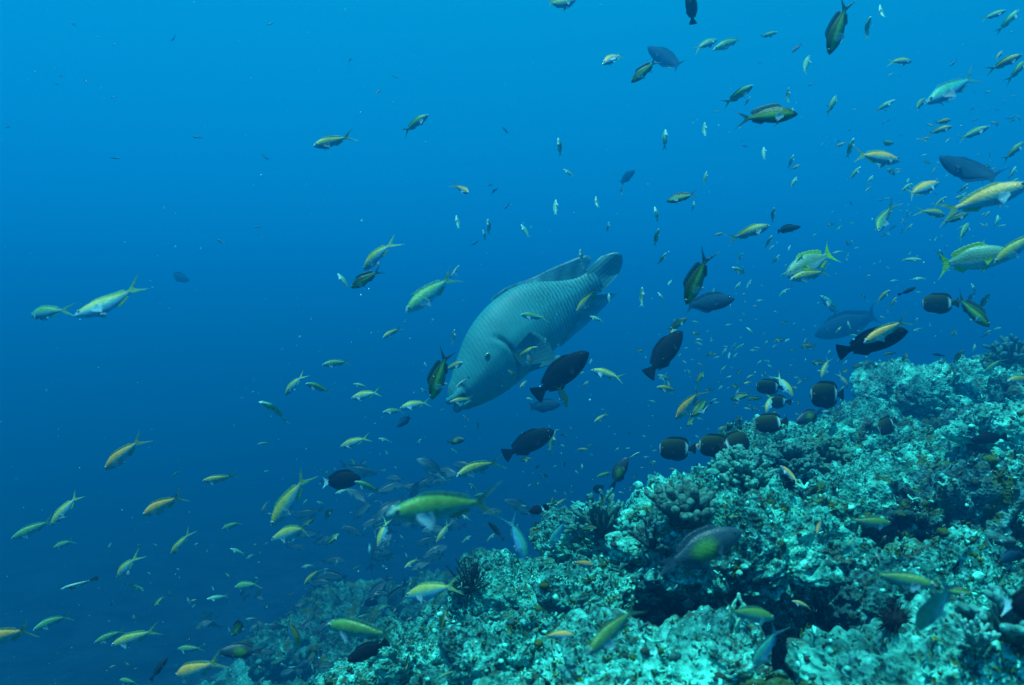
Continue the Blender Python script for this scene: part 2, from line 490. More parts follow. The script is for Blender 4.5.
# a BVH of everything solid, to set fish in front of it and corals upon it
bv, bf, off = [P], [grid_faces(NR, NC)[::1]], len(P)
for o in REEF_PARTS:
    m = o.data
    co = np.empty(len(m.vertices) * 3, np.float32); m.vertices.foreach_get("co", co)
    li = np.empty(len(m.loops), np.int32); m.loops.foreach_get("vertex_index", li)
    bv.append(co.reshape(-1, 3) + np.array(o.location)); bf.append(li.reshape(-1, 4) + off); off += len(m.vertices)
BV = BVHTree.FromPolygons(np.vstack(bv).tolist(), np.vstack(bf).tolist())


def reef_hit(px, py):
    d_ = at(px, py, 1.0)
    h = BV.ray_cast(Vector((0, 0, 0)), d_.normalized())
    return h[0] if h[0] is not None else None


def ground_at(X, Y):
    h = BV.ray_cast(Vector((X, Y, 3)), Vector((0, 0, -1)))
    return h[0].z if h[0] is not None else -6.5


# ------------------------------------------------------------------ branching corals, feather star, algae
def tube(geo, pts, rad, col0, col1, seg=7, cap=True):
    pts = np.asarray(pts, float); rad = np.asarray(rad, float)
    m = len(pts)
    tn = np.gradient(pts, axis=0); tn /= np.linalg.norm(tn, axis=1)[:, None] + 1e-9
    ref = np.array([0.31, 0.87, 0.38])
    a = np.cross(tn, ref); a /= np.linalg.norm(a, axis=1)[:, None] + 1e-9
    b = np.cross(tn, a)
    if cap:                                       # a rounded tip
        e = pts[-1]; t = tn[-1]; r = rad[-1]
        pts = np.vstack([pts, e + t * r * .6, e + t * r * .95]); rad = np.concatenate([rad, [r * .75, r * .15]])
        a = np.vstack([a, a[-1], a[-1]]); b = np.vstack([b, b[-1], b[-1]]); m += 2
    ang = np.linspace(0, 2 * math.pi, seg, endpoint=False)
    v = pts[:, None, :] + rad[:, None, None] * (np.cos(ang)[None, :, None] * a[:, None, :] + np.sin(ang)[None, :, None] * b[:, None, :])
    w = np.linspace(0, 1, m)[:, None, None]
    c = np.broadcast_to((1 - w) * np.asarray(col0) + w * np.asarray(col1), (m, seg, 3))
    geo.add(v.reshape(-1, 3), grid_faces(m, seg, True), c.reshape(-1, 3))


def knobby_coral(name, label, px, py, r_px, n, thick, col0, col1, spread=1.0, fork=2, seed=0, Y=None, grp=None, knob=1.0, short=1.0):
    """Stubby blunt fingers growing out of one foot, each forking near its end."""
    R = random.Random(seed)
    if Y is None:
        h = reef_hit(px, min(683, py + r_px * 0.7)); Y = h.y - .02 if h is not None else 2.5
    r = r_px / FPX * Y
    c = at(px, py + r_px * 0.75, Y)
    g = Geo()
    for i in range(n):
        th = math.acos(1 - R.random() * 0.95 * spread); ph = i * 2.39996 + R.uniform(-.3, .3)
        dv = np.array([math.sin(th) * math.cos(ph), math.sin(th) * math.sin(ph) * 0.9, math.cos(th) * 1.05])
        L = r * R.uniform(1.1, 1.5) * short
        p0 = dv * r * 0.1; k = 5
        bend = np.array([R.uniform(-.2, .2), R.uniform(-.2, .2), .25]) * r
        pts = [p0 + dv * L * t * .75 + bend * t * t for t in np.linspace(0, 1, k)]
        tk = thick * r * R.uniform(.8, 1.2)
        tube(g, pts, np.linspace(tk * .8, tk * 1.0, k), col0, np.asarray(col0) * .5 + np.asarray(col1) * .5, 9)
        for q in range(fork):
            side = np.array([R.uniform(-1, 1), R.uniform(-1, 1), R.uniform(-.2, .8)]); side /= np.linalg.norm(side)
            e = pts[-1]; dd = dv * .7 + side * .7
            pp = [e - dv * tk * .5 + dd * r * .42 * t for t in np.linspace(0, 1, 4)]
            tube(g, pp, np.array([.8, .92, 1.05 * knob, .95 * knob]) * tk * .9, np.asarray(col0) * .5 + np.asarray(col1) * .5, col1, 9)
    o = link(name, g.mesh(name), M_CORAL); o.location = c
    o.rotation_euler.z = R.uniform(0, 6)
    tag(o, label, 'coral', grp or 'branching corals on the reef')
    return o


def bush_coral(name, label, px, py, r_px, n, lump, col0, col1, seed=0, Y=None):
    """A rounded bush of many small knobs."""
    R = random.Random(seed)
    if Y is None:
        h = reef_hit(px, min(683, py + r_px * 0.75)); Y = h.y - .02 if h is not None else 2.5
    r = r_px / FPX * Y; c = at(px, py + r_px * .6, Y)
    g = Geo()
    for i in range(n):
        th = math.acos(1 - R.random() * 1.05); ph = i * 2.39996
        rr_ = r * R.uniform(.75, 1.15)
        e = np.array([math.sin(th) * math.cos(ph) * 1.15, math.sin(th) * math.sin(ph), math.cos(th) * 1.2]) * rr_
        pts = [e * t for t in (.25, .6, .85, 1.0)]
        tk = lump * r * R.uniform(.6, 1.5)
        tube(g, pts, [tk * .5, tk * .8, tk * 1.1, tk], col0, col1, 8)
        for q in range(3):
            s = np.array([R.uniform(-1, 1), R.uniform(-1, 1), R.uniform(-.5, 1)]); s *= tk / np.linalg.norm(s)
            tube(g, [e, e + s * .7, e + s * 1.1], [tk * .6, tk * .6, tk * .5], col0, col1, 6)
    o = link(name, g.mesh(name), M_CORAL); o.location = c
    return tag(o, label, 'coral', 'branching corals on the reef')


BROWN0, BROWN1 = (0.008, 0.03, 0.035), (0.05, 0.16, 0.16)
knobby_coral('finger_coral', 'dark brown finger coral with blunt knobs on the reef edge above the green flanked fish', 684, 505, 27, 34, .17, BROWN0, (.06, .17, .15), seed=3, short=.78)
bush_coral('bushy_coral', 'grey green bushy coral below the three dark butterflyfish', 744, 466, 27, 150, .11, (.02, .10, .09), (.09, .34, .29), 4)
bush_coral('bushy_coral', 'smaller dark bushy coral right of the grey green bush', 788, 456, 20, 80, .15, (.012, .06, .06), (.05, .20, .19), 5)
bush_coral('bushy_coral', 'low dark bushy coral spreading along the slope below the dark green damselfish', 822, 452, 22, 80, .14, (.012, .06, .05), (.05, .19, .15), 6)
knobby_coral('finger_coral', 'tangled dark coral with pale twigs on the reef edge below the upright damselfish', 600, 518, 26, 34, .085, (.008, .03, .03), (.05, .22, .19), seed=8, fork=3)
knobby_coral('finger_coral', 'blunt pale finger coral at the right edge under the black fish tail', 1012, 618, 30, 20, .17, (.01, .04, .04), (.07, .30, .28), seed=9)
knobby_coral('finger_coral', 'row of small upright pale fingers beside the lower right mound', 975, 634, 17, 16, .12, (.03, .14, .13), (.14, .52, .47), seed=10)
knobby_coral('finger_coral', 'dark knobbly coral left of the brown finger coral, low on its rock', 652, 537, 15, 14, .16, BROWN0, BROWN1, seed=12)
knobby_coral('finger_coral', 'small dark knobbly coral on the skyline at far right', 1010, 352, 14, 18, .15, BROWN0, (.05, .2, .2), seed=13)

# black feather star on the edge
g = Geo(); R = random.Random(21)
for i in range(34):
    a = R.uniform(0, 2 * math.pi); el = R.uniform(.15, 1.35); L = R.uniform(.05, .085)
    dv = np.array([math.cos(a) * math.cos(el), math.sin(a) * math.cos(el), math.sin(el)])
    cu = np.array([R.uniform(-1, 1), R.uniform(-1, 1), .6]) * .03
    pts = [dv * L * t + cu * t * t for t in np.linspace(0, 1, 7)]
    tube(g, pts, np.linspace(.0028, .0014, 7), (.006, .012, .014), (.012, .03, .03), 5)
    for t in np.linspace(.25, .98, 9):
        e = dv * L * t + cu * t * t
        for s in (-1, 1):
            pv = np.cross(dv, [0, 0, 1]) * s + dv * .5; pv = pv / np.linalg.norm(pv) * .010
            tube(g, [e, e + pv * .5, e + pv], [.0010, .0009, .0006], (.008, .014, .016), (.012, .03, .03), 4, False)
fs = link('feather_star', g.mesh('feather_star'), M_CORAL); h = reef_hit(470, 592); fs.location = h if h is not None else at(468, 586, 2.3)
tag(fs, 'black bristly feather star on the reef edge', 'feather star')

# thin pale soft coral in the mouth of the cave
g = Geo(); R = random.Random(5)
for i in range(5):
    x = np.array([R.uniform(-.006, .006), R.uniform(-.005, .005), 0.0]); pts = [x.copy()]
    dx = R.uniform(-.5, .5)
    for k in range(14):
        x = x + np.array([math.sin(k * .8 + i * 1.7) * .0042 + dx * .0016, R.uniform(-.003, .003), .0066 * (1 if k < 11 or i % 2 else -.6)])
        pts.append(x.copy())
    tube(g, pts, np.full(len(pts), .0026), (.10, .36, .26), (.20, .62, .48), 6)
sc_ = link('whip_coral', g.mesh('whip_coral'), M_CORAL); sc_.location = at(737, 650, 1.2)
tag(sc_, 'thin pale twisted soft coral hanging in front of the black cave', 'soft coral')

# small pale pebble-like sponge at the foot of the reef, and a round dark sea urchin hole-dweller
v, f = ball(28, 18); g = Geo(); w = v * np.array([.022, .018, .026]); w[:, 2] += .01 * v[:, 0] ** 2
w = w + v * (perlin(v * 2.3 + 4) * .004)[:, None]
g.add(w, f, np.tile([.35, .75, .72], (len(v), 1)))
so = link('pale_sponge', g.mesh('pale_sponge'), M_CORAL); so.location = at(458, 676, 1.6)
tag(so, 'small smooth pale sponge low on the reef at the bottom edge', 'sponge')
g = Geo(); w = v * .018; g.add(w, f, (.008, .012, .016)); R = random.Random(6)
for i in range(120):
    dv = np.array([R.gauss(0, 1), R.gauss(0, 1), R.gauss(0, 1)]); dv /= np.linalg.norm(dv)
    tube(g, [dv * .015, dv * .022, dv * .029], [.0011, .0009, .0004], (.008, .012, .016), (.01, .014, .02), 4, False)
h = reef_hit(895, 620)
ur = link('sea_urchin', g.mesh('sea_urchin'), M_CORAL); ur.location = (h - h.normalized() * .022) if h is not None else at(895, 620, 1.2)
tag(ur, 'small round black sea urchin on the pale mound at lower right', 'sea urchin')

# turf algae: olive leaves in tufts over the rock (nobody could count them)
npr = np.random.RandomState(3)
g = Geo(); cand = 0
tri_v, tri_f, tri_c = [], [], []
for o_ in range(1500):
    px = npr.uniform(330, 1040); py = npr.uniform(360, 690)
    h = BV.ray_cast(Vector((0, 0, 0)), at(px, py, 1.0).normalized())
    if h[0] is None or h[0].y > 5 or h[1].z < 0.1: continue
    p, nr_ = np.array(h[0]), np.array(h[1])
    if perlin(np.array([p * 3.3 + 31]))[0] < 0.10: continue
    for q in range(npr.randint(5, 12)):
        b = p + npr.normal(0, .008, 3) * np.array([1, 1, .3])
        dv = nr_ * .7 + npr.normal(0, .55, 3); dv /= np.linalg.norm(dv)
        sd = np.cross(dv, npr.normal(0, 1, 3)); sd /= np.linalg.norm(sd) + 1e-9
        L = npr.uniform(.005, .013); wd = L * npr.uniform(.16, .34)
        cl = npr.uniform(.5, 1.3)
        cc = np.array([(.05, .10, .02), (.03, .07, .03), (.09, .13, .02), (.05, .20, .16)][npr.randint(4)]) * cl
        k = len(tri_v)
        tri_v += [b, b + dv * L * .5 + sd * wd, b + dv * L + npr.normal(0, .002, 3), b + dv * L * .5 - sd * wd]
        tri_f.append((k, k + 1, k + 2, k + 3)); tri_c += [(*cc, 1)] * 4
al = link('turf_algae', make_mesh('turf_algae', tri_v, tri_f, tri_c, False), M_CORAL)
tag(al, 'olive turf algae growing in tufts over the reef rock', 'algae', kind='stuff')

# coral rubble and broken twigs lying all over the slope
npr = np.random.RandomState(8)
TPL = []
for k in range(10):
    v, f = ball(9, 6)
    st = npr.uniform(.6, 1.5, 3); st[2] *= .7
    v = v * st * (1 + .55 * perlin(v * 1.7 + k * 5.3))[:, None]
    TPL.append((v, f))
for k in range(8):
    gg = Geo(); Rk = random.Random(40 + k)
    for q in range(Rk.choice((2, 3, 4))):
        dv = np.array([Rk.uniform(-1, 1), Rk.uniform(-1, 1), Rk.uniform(.1, 1.2)]); dv /= np.linalg.norm(dv)
        tube(gg, [dv * t * 1.9 + np.array([Rk.uniform(-.15, .15) for _ in range(3)]) * t for t in (0, .5, 1)], [.36, .32, .26], (1, 1, 1), (1, 1, 1), 5)
    TPL.append((np.vstack(gg.v), np.vstack(gg.f)))
RV, RF, RC, rn = [], [], [], 0
for i in range(7500):
    px, py = npr.uniform(200, 1060), npr.uniform(350, 700)
    h = BV.ray_cast(Vector((0, 0, 0)), at(px, py, 1.0).normalized())
    if h[0] is None or h[0].y > 5.5 or h[1].z < .05: continue
    p = np.array(h[0]); Y = h[0].y
    dens = perlin(np.array([p * 4.1 + 71]))[0]
    if dens < npr.uniform(-.45, .25): continue
    v, f = TPL[npr.randint(len(TPL))]
    sz = Y / FPX * npr.choice((1.2, 1.8, 2.6, 4.0), p=(.35, .35, .22, .08)) * npr.uniform(.8, 1.3)
    a_ = npr.uniform(0, 6.28); ca_, sa_ = math.cos(a_), math.sin(a_)
    w = v @ np.array([[ca_, sa_, 0], [-sa_, ca_, 0], [0, 0, 1]]) * sz
    RV.append(w + p + np.array(h[1]) * sz * .25); RF.append(f + rn); rn += len(v)
    cc = np.array([(.09, .55, .45), (.05, .34, .29), (.02, .10, .10), (.05, .09, .02), (.16, .66, .58), (.03, .05, .04)][npr.choice(6, p=(.22, .26, .22, .14, .03, .13))]) * npr.uniform(.7, 1.2)
    RC.append(np.tile((*cc, 1.0), (len(v), 1)))
tag(link('coral_rubble', make_mesh('coral_rubble', np.vstack(RV), np.vstack(RF), np.vstack(RC)), M_CORAL), 'broken coral rubble strewn over the reef slope', 'rubble', kind='stuff')

# ------------------------------------------------------------------ fish
def curve(pts, s):
    """smooth curve through (s, value) points."""
    x = np.array([p[0] for p in pts]); y = np.array([p[1] for p in pts])
    m = np.gradient(y, x)
    i = np.clip(np.searchsorted(x, s) - 1, 0, len(x) - 2)
    h = x[i + 1] - x[i]; t = np.clip((s - x[i]) / h, 0, 1)
    return ((2 * t ** 3 - 3 * t ** 2 + 1) * y[i] + (t ** 3 - 2 * t ** 2 + t) * h * m[i]
            + (-2 * t ** 3 + 3 * t ** 2) * y[i + 1] + (t ** 3 - t ** 2) * h * m[i + 1])


def fin(geo, base, tip, col, alpha0=1.0, alpha1=0.6, th=0.006, rays=0.0, nr=5):
    """A thin fin between a base curve and a tip curve (n,3 each), thickest at its base; a closed shell."""
    base = np.asarray(base, float); tip = np.asarray(tip, float); n = len(base)
    w = np.linspace(0, 1, nr)
    side = np.zeros(3); side[1] = 1
    nv = np.cross(tip[n // 2] - base[n // 2], base[-1] - base[0]); nv /= np.linalg.norm(nv) + 1e-9
    rows, cols = [], []
    for sgn, ws in ((1, w), (-1, w[::-1])):
        for t in ws:
            p = base * (1 - t) + tip * t + nv * sgn * th * (1 - .85 * t) * .5
            rows.append(p)
            k = 1 + rays * np.cos(np.arange(n) * (math.pi if n < 25 else 1.15))
            c = np.hstack([np.tile(col, (n, 1)) * k[:, None], np.full((n, 1), alpha0 * (1 - t) + alpha1 * t)])
            cols.append(c)
    v = np.vstack(rows); geo.add(v, grid_faces(len(rows), n), np.vstack(cols))


SPEC = {}


def species(code, **k): SPEC[code] = k


def lerp(a, b, t): return np.asarray(a)[None] * (1 - t[:, None]) + np.asarray(b)[None] * t[:, None]


def banded(back, mid, belly, nose=None, nose_s=0.1, hi=.15, lo=-.35, stripe=None):
    def f(s, v):
        c = lerp(mid, back, smooth01((v - hi + .35) / .7)); c2 = lerp(belly, mid, smooth01((v - lo + .4) / .8))
        c = np.where((v > .1)[:, None], c, c2)
        if nose is not None:
            t = .75 * smooth01((nose_s - s) / nose_s * 1.3)
            c = c * (1 - t[:, None]) + np.asarray(nose)[None] * t[:, None]
        if stripe is not None:
            v0, wd, sc = stripe
            t = np.exp(-((v - v0) / wd) ** 2) * smooth01((s - .08) / .1)
            c = c * (1 - t[:, None]) + np.asarray(sc)[None] * t[:, None]
        return c
    return f


ANT_U = [(0, 0), (.03, .035), (.10, .085), (.2, .13), (.33, .15), (.48, .13), (.62, .085), (.72, .045), (.78, .036)]
ANT_L = [(0, -.012), (.03, -.035), (.10, -.075), (.2, -.115), (.33, -.135), (.48, -.115), (.62, -.07), (.72, -.038), (.78, -.034)]
ANT_W = [(0, .006), (.03, .028), (.10, .052), (.2, .066), (.33, .068), (.48, .055), (.62, .033), (.72, .017), (.78, .012)]


def anthias(code, word, back, mid, belly, nose, finc, L=.095, slim=1.0, tail=('fork', .25, .66, .46), dh=.036, stripe=None, eye=.022):
    species(code, name='anthias', cat='fish', word=word, L=L, U=[(a, b * slim * .82) for a, b in ANT_U], D=[(a, b * slim * .82) for a, b in ANT_L],
            W=[(a, b * (.5 + .5 * slim)) for a, b in ANT_W], color=banded(back, mid, belly, nose, .12, stripe=stripe), tail=tail,
            dorsal=(.22, .70, dh, 'low'), anal=(.5, .70, .045), pelvic=(.27, .11), pectoral=(.23, -.03, .14), finc=finc, pecc=(.4, .62, .72),
            eye=(.075, .028 * slim + .004, eye), alpha=(.85, .25))


anthias('A', 'yellow backed', (.36, .32, .08), (.09, .32, .28), (.11, .37, .60), (.20, .46, .62), (.20, .38, .14))
anthias('E', 'green backed', (.10, .27, .10), (.08, .32, .28), (.11, .38, .58), (.20, .48, .62), (.12, .32, .18))
anthias('O', 'orange backed', (.80, .34, .09), (.22, .36, .26), (.11, .37, .60), (.28, .44, .52), (.26, .36, .14))
anthias('G', 'dark green', (.025, .07, .03), (.16, .42, .08), (.05, .16, .14), (.02, .05, .09), (.03, .08, .07), L=.11, slim=1.15, dh=.07)
anthias('P', 'pale', (.10, .34, .22), (.20, .50, .40), (.40, .68, .68), (.62, .85, .85), (.14, .38, .34), L=.058, slim=.86, tail=('fork', .2, .55, .4), eye=.026)
anthias('H', 'green backed', (.07, .22, .05), (.06, .24, .15), (.09, .27, .36), (.10, .28, .34), (.06, .20, .14), L=.1, slim=.92, stripe=(.6, .13, (.20, .21, .06)))
anthias('B', 'bluish', (.05, .36, .28), (.08, .44, .46), (.16, .46, .80), (.10, .40, .55), (.06, .30, .36), L=.11, slim=.9)


def dusky(code, name, word, L, U, D, W, color, tail, dorsal, anal, finc, cat='fish', **k):
    species(code, name=name, cat=cat, word=word, L=L, U=U, D=D, W=W, color=color, tail=tail, dorsal=dorsal, anal=anal, finc=finc, pelvic=k.get('pelvic'),
            pectoral=k.get('pectoral', (.27, -.02, .11)), pecc=k.get('pecc', finc), eye=k.get('eye', (.09, .04, .016)), alpha=k.get('alpha', (1, .95)))


OV = lambda up, lo: ([(0, .0), (.03, .06 * up / .2), (.10, .12 * up / .2), (.22, .175 * up / .2), (.38, up), (.54, .18 * up / .2), (.68, .10 * up / .2), (.76, .05), (.80, .042)],
                     [(0, -.012), (.03, -.05 * lo / .2), (.10, -.11 * lo / .2), (.22, -.17 * lo / .2), (.38, -lo), (.54, -.18 * lo / .2), (.68, -.10 * lo / .2), (.76, -.05), (.80, -.042)])
WID = [(0, .01), (.04, .035), (.12, .06), (.25, .075), (.4, .07), (.55, .05), (.7, .025), (.76, .016), (.80, .013)]
flat = lambda c, d=None: banded(c, c, d or c)
u, l_ = OV(.165, .155)
dusky('D', 'parrotfish', 'black', .24, u, l_, WID, banded((.004, .008, .014), (.007, .011, .017), (.011, .016, .02)), ('trunc', .17, .13, .09), (.2, .74, .045, 'low'), (.5, .73, .045), (.008, .012, .02))
u, l_ = OV(.205, .205)
dusky('S', 'surgeonfish', 'black', .17, u, l_, WID, flat((.006, .009, .016), (.012, .014, .02)), ('lunate', .17, .15, .07), (.12, .76, .06, 'even'), (.35, .76, .055), (.006, .009, .016))
SPEC['S']['tailc'] = (.55, .8, .85)
U_ = [(0, .02), (.02, .10), (.08, .19), (.2, .245), (.38, .25), (.55, .235), (.67, .19), (.74, .10), (.79, .055), (.82, .05)]
L_ = [(0, -.02), (.02, -.08), (.08, -.17), (.2, -.235), (.38, -.25), (.55, -.235), (.67, -.18), (.74, -.09), (.79, -.055), (.82, -.05)]


def collar(s, v):
    c = lerp((.010, .018, .020), (.03, .05, .022), smooth01((v + .1) / .9))
    t = 1.2 * np.exp(-((s - .705) / .022) ** 2) + .55 * np.exp(-((s - .025) / .014) ** 2)
    t = np.clip(t, 0, 1)
    return c * (1 - t[:, None]) + np.asarray((.55, .8, .85))[None] * t[:, None]


dusky('C', 'butterflyfish', 'dark', .15, U_, L_, [(a, b * .8) for a, b in WID], collar, ('trunc', .14, .14, .1), (.14, .73, .05, 'even'), (.3, .73, .05), (.016, .026, .022))
u, l_ = OV(.16, .16)
dusky('U', 'unicornfish', 'dim blue', .38, [(0, .03)] + u[1:], l_, WID, flat((.006, .045, .085)), ('lunate', .17, .2, .09), (.14, .78, .05, 'even'), (.4, .78, .05), (.006, .04, .08))
u, l_ = OV(.19, .15)
dusky('R', 'snapper', 'grey', .22, u, l_, WID, banded((.14, .30, .20), (.20, .40, .38), (.30, .48, .48), stripe=(.0, .12, (.10, .24, .14))), ('lunate', .19, .24, .10), (.28, .72, .06, 'spiny'), (.55, .72, .06), (.26, .46, .05), pelvic=(.3, .11))
SPEC['R']['tailc'] = (.22, .50, .04)
dusky('K', 'triggerfish', 'slender dark', .16, [(a, b * .55) for a, b in u], [(a, b * .6) for a, b in l_], [(a, b * .8) for a, b in WID], flat((.012, .03, .045), (.02, .05, .07)), ('trunc', .18, .08, .06), (.2, .74, .03, 'low'), (.5, .72, .03), (.012, .03, .04))
dusky('L', 'cleaner_wrasse', 'black striped', .085, [(a, b * .42) for a, b in ANT_U], [(a, b * .42) for a, b in ANT_L], [(a, b * .6) for a, b in ANT_W],
      banded((.25, .45, .42), (.30, .52, .55), (.40, .65, .70), stripe=(.0, .42, (.004, .008, .014))), ('trunc', .18, .07, .05), (.24, .74, .02, 'low'), (.5, .72, .02), (.02, .04, .05), cat='fish', eye=(.07, .01, .009))


def greenpatch(s, v):
    c = lerp((.03, .06, .09), (.02, .05, .07), (v + 1) / 2)
    t = smooth01(1.25 - np.sqrt(((s - .47) / .17) ** 2 + ((v + .05) / .75) ** 2)) * .95
    t = np.clip(t * 1.4, 0, 1)
    return c * (1 - t[:, None]) + np.asarray((.09, .25, .05))[None] * t[:, None]


u, l_ = OV(.17, .15)
dusky('M', 'damselfish', 'green flanked dark', .12, u, l_, WID, greenpatch, ('fork', .24, .34, .24), (.2, .72, .055, 'low'), (.48, .72, .06), (.03, .06, .09), pelvic=(.28, .1), alpha=(1, .6))
dusky('F', 'fusilier', 'dim grey', .25, ANT_U, ANT_L, ANT_W, banded((.03, .07, .08), (.12, .22, .24), (.26, .38, .40)), ('fork', .22, .4, .3), (.25, .72, .05, 'low'), (.5, .7, .05), (.02, .05, .06))
dusky('T', 'fusilier', 'tiny dark', .16, [(a, b * .7) for a, b in ANT_U], [(a, b * .7) for a, b in ANT_L], ANT_W, flat((.02, .18, .36)), ('fork', .22, .4, .3), (.25, .72, .04, 'low'), (.5, .7, .04), (.02, .05, .07))  # body near the water's blue: the haze of distance put into the colour


def build_fish(code, bend=0.0, hi=False):
    k = SPEC[code]; g = Geo()
    ns, nc = (60, 32) if hi else (30, 16)
    s1 = k['U'][-1][0]
    s = s1 * (np.linspace(0, 1, ns) ** 1.25); s[0] = 0.001
    up, lo, w = curve(k['U'], s), curve(k['D'], s), np.maximum(curve(k['W'], s), .003)
    up = np.maximum(up, lo + .01)
    a = np.linspace(0, 2 * math.pi, nc, endpoint=False)
    cz = (up + lo) / 2; rz = (up - lo) / 2
    ca, sa = np.cos(a), np.sin(a)
    x = np.repeat(.5 - s, nc)
    y = (w[:, None] * np.sign(sa) * np.abs(sa) ** .9 * (1 - .12 * np.abs(ca))).ravel(); z = (cz[:, None] + rz[:, None] * ca).ravel()
    vv = np.tile(ca, ns); ss = np.repeat(s, nc)
    g.add(np.stack([x, y, z], 1), grid_faces(ns, nc, True)[:, ::-1], k['color'](ss, vv))
    for i, si in ((0, 1), (ns - 1, -1)):                     # close the snout and the root of the tail
        c = np.array([[.5 - s[i] + (.002 if i == 0 else -.002), 0, cz[i]]])
        ring = np.stack([np.full(nc, .5 - s[i]), y[i * nc:(i + 1) * nc], z[i * nc:(i + 1) * nc]], 1)
        j = np.arange(nc); f = np.stack([np.full(nc, nc), j, (j + 1) % nc, (j + 1) % nc], 1)
        f[:, 3] = f[:, 0]; f = np.stack([np.full(nc, nc), j, (j + 1) % nc, np.full(nc, nc)], 1)
        q = nc // 2                                          # quads over the cap: pairs of ring points to the centre
        f = np.stack([np.full(q, nc), 2 * np.arange(q), 2 * np.arange(q) + 1, (2 * np.arange(q) + 2) % nc], 1)
        g.add(np.vstack([ring, c]), f, k['color'](np.full(nc + 1, s[i]), np.append(ca, 0)))
    fc = np.asarray(k['finc']); al = k['alpha']
    # tail
    kind, tl, spread, notch = k['tail']
    tcol = np.asarray(k.get('tailc', k['finc'])); m = 17
    t = np.linspace(1, -1, m); hb = (up[-1] - lo[-1]) / 2; cb = (up[-1] + lo[-1]) / 2
    x0 = .5 - s1 + .015
    base = np.stack([np.full(m, x0), 0 * t, cb + hb * t * .95], 1)
    if kind == 'fork':
        ln = tl * (1 - notch * 1.55 * (1 - np.abs(t) ** 1.3)); zt = np.sign(t) * np.abs(t) ** .9 * spread * tl * (.75 + .25 * np.abs(t))
    elif kind == 'lunate':
        ln = tl * (1 - notch / tl * (1 - np.abs(t) ** 2)); zt = t * spread
    else:
        ln = tl * (1 - .12 * np.abs(t) ** 3); zt = t * spread
    tip = np.stack([x0 - ln, 0 * t, cb + zt], 1)
    fin(g, base, tip, tcol, 1.0 if kind != 'fork' else .95, 1.0 if kind != 'fork' else al[1] + .2, .018, .12)
    # dorsal
    a0, a1, h, shape = k['dorsal']; q = np.linspace(a0, a1, 17); tq = (q - a0) / (a1 - a0)
    b = curve(k['U'], q)
    prof = {'low': np.minimum(1, tq * 6) * (.75 + .25 * tq), 'even': np.minimum(1, tq * 4) * (1 + .2 * tq),
            'spiny': np.minimum(1, tq * 5) * (.75 + .45 * (np.abs(tq - .5) * 2) ** 1.5) * (1 + .1 * np.where(np.arange(17) % 2 == 0, 1, -1))}[shape]
    prof[-1] = prof[-1] * .55
    base = np.stack([.5 - q, 0 * q, b - .012], 1); tip = np.stack([.5 - q - h * .55 * (.3 + tq), 0 * q, b + h * prof], 1)
    fin(g, base, tip, fc, al[0], al[0] * .6, .014, .12)
    # anal
    a0, a1, h = k['anal']; q = np.linspace(a0, a1, 11); tq = (q - a0) / (a1 - a0); b = curve(k['D'], q)
    base = np.stack([.5 - q, 0 * q, b + .012], 1); tip = np.stack([.5 - q - h * .7, 0 * q, b - h * np.minimum(1, tq * 4) * (1 - .45 * tq)], 1)
    fin(g, base, tip, fc, 1, al[0] * .7, .014, .12)
    # pelvic and pectoral pairs
    if k.get('pelvic'):
        a0, h = k['pelvic']
        for sg in (1, -1):
            q = np.linspace(0, 1, 5); bz = float(curve(k['D'], np.array([a0]))[0])
            base = np.stack([.5 - a0 - .035 * q, np.full(5, sg * .016), np.full(5, bz + .014)], 1)
            tip = np.stack([.5 - a0 - h * (.75 + .2 * (1 - q)), np.full(5, sg * .045), np.full(5, bz) - h * .45 * (1 - q * .75)], 1)
            fin(g, base, tip, np.asarray(k['pecc']) * .8, .9, al[1] + .25, .010, .1)
    if k.get('pectoral'):
        a0, zb, h = k['pectoral']
        wy = float(curve(k['W'], np.array([a0]))[0])
        for sg in (1, -1):
            q = np.linspace(-1, 1, 7)
            base = np.stack([np.full(7, .5 - a0), np.full(7, sg * wy * .93), zb + .020 * q], 1)
            tip = np.stack([.5 - a0 - h * (1 - .25 * np.abs(q)), np.full(7, sg * (wy + h * .42)), zb - .03 + .075 * q * h / .14], 1)
            fin(g, base, tip, np.asarray(k['pecc']), .8, al[1] + .15, .008, .1)
    me = g.mesh(k['name'])
    co = np.empty(len(me.vertices) * 3, np.float32); me.vertices.foreach_get("co", co); co = co.reshape(-1, 3)
    co[:, 1] += bend_y(.5 - co[:, 0], bend)
    me.vertices.foreach_set("co", co.ravel()); me.update()
    me.materials.append(M_DARKFISH if code in 'DSCKU' else M_FISH)
    return me


def bend_y(s, b): return b * (np.maximum(0, s - .35) ** 2 * 1.1 + np.maximum(0, .3 - s) ** 2 * .8)


MESHES, EYES = {}, {}


def fish_mesh(code, bend):
    if (code, bend) not in MESHES: MESHES[code, bend] = build_fish(code, bend * .62)
    return MESHES[code, bend]


def eye_mesh(code):
    if code in EYES: return EYES[code]
    r = SPEC[code]['eye'][2]
    v, f = ball(16, 10)
    c = np.where((np.abs(v[:, 1]) > .72)[:, None], (.004, .006, .01), (.30, .42, .42) if code not in 'DSUKM' else (.04, .06, .06))
    g = Geo(); g.add(v * np.array([r, r * .5, r]), f, c)
    EYES[code] = g.mesh('eye'); EYES[code].materials.append(M_EYE)
    return EYES[code]


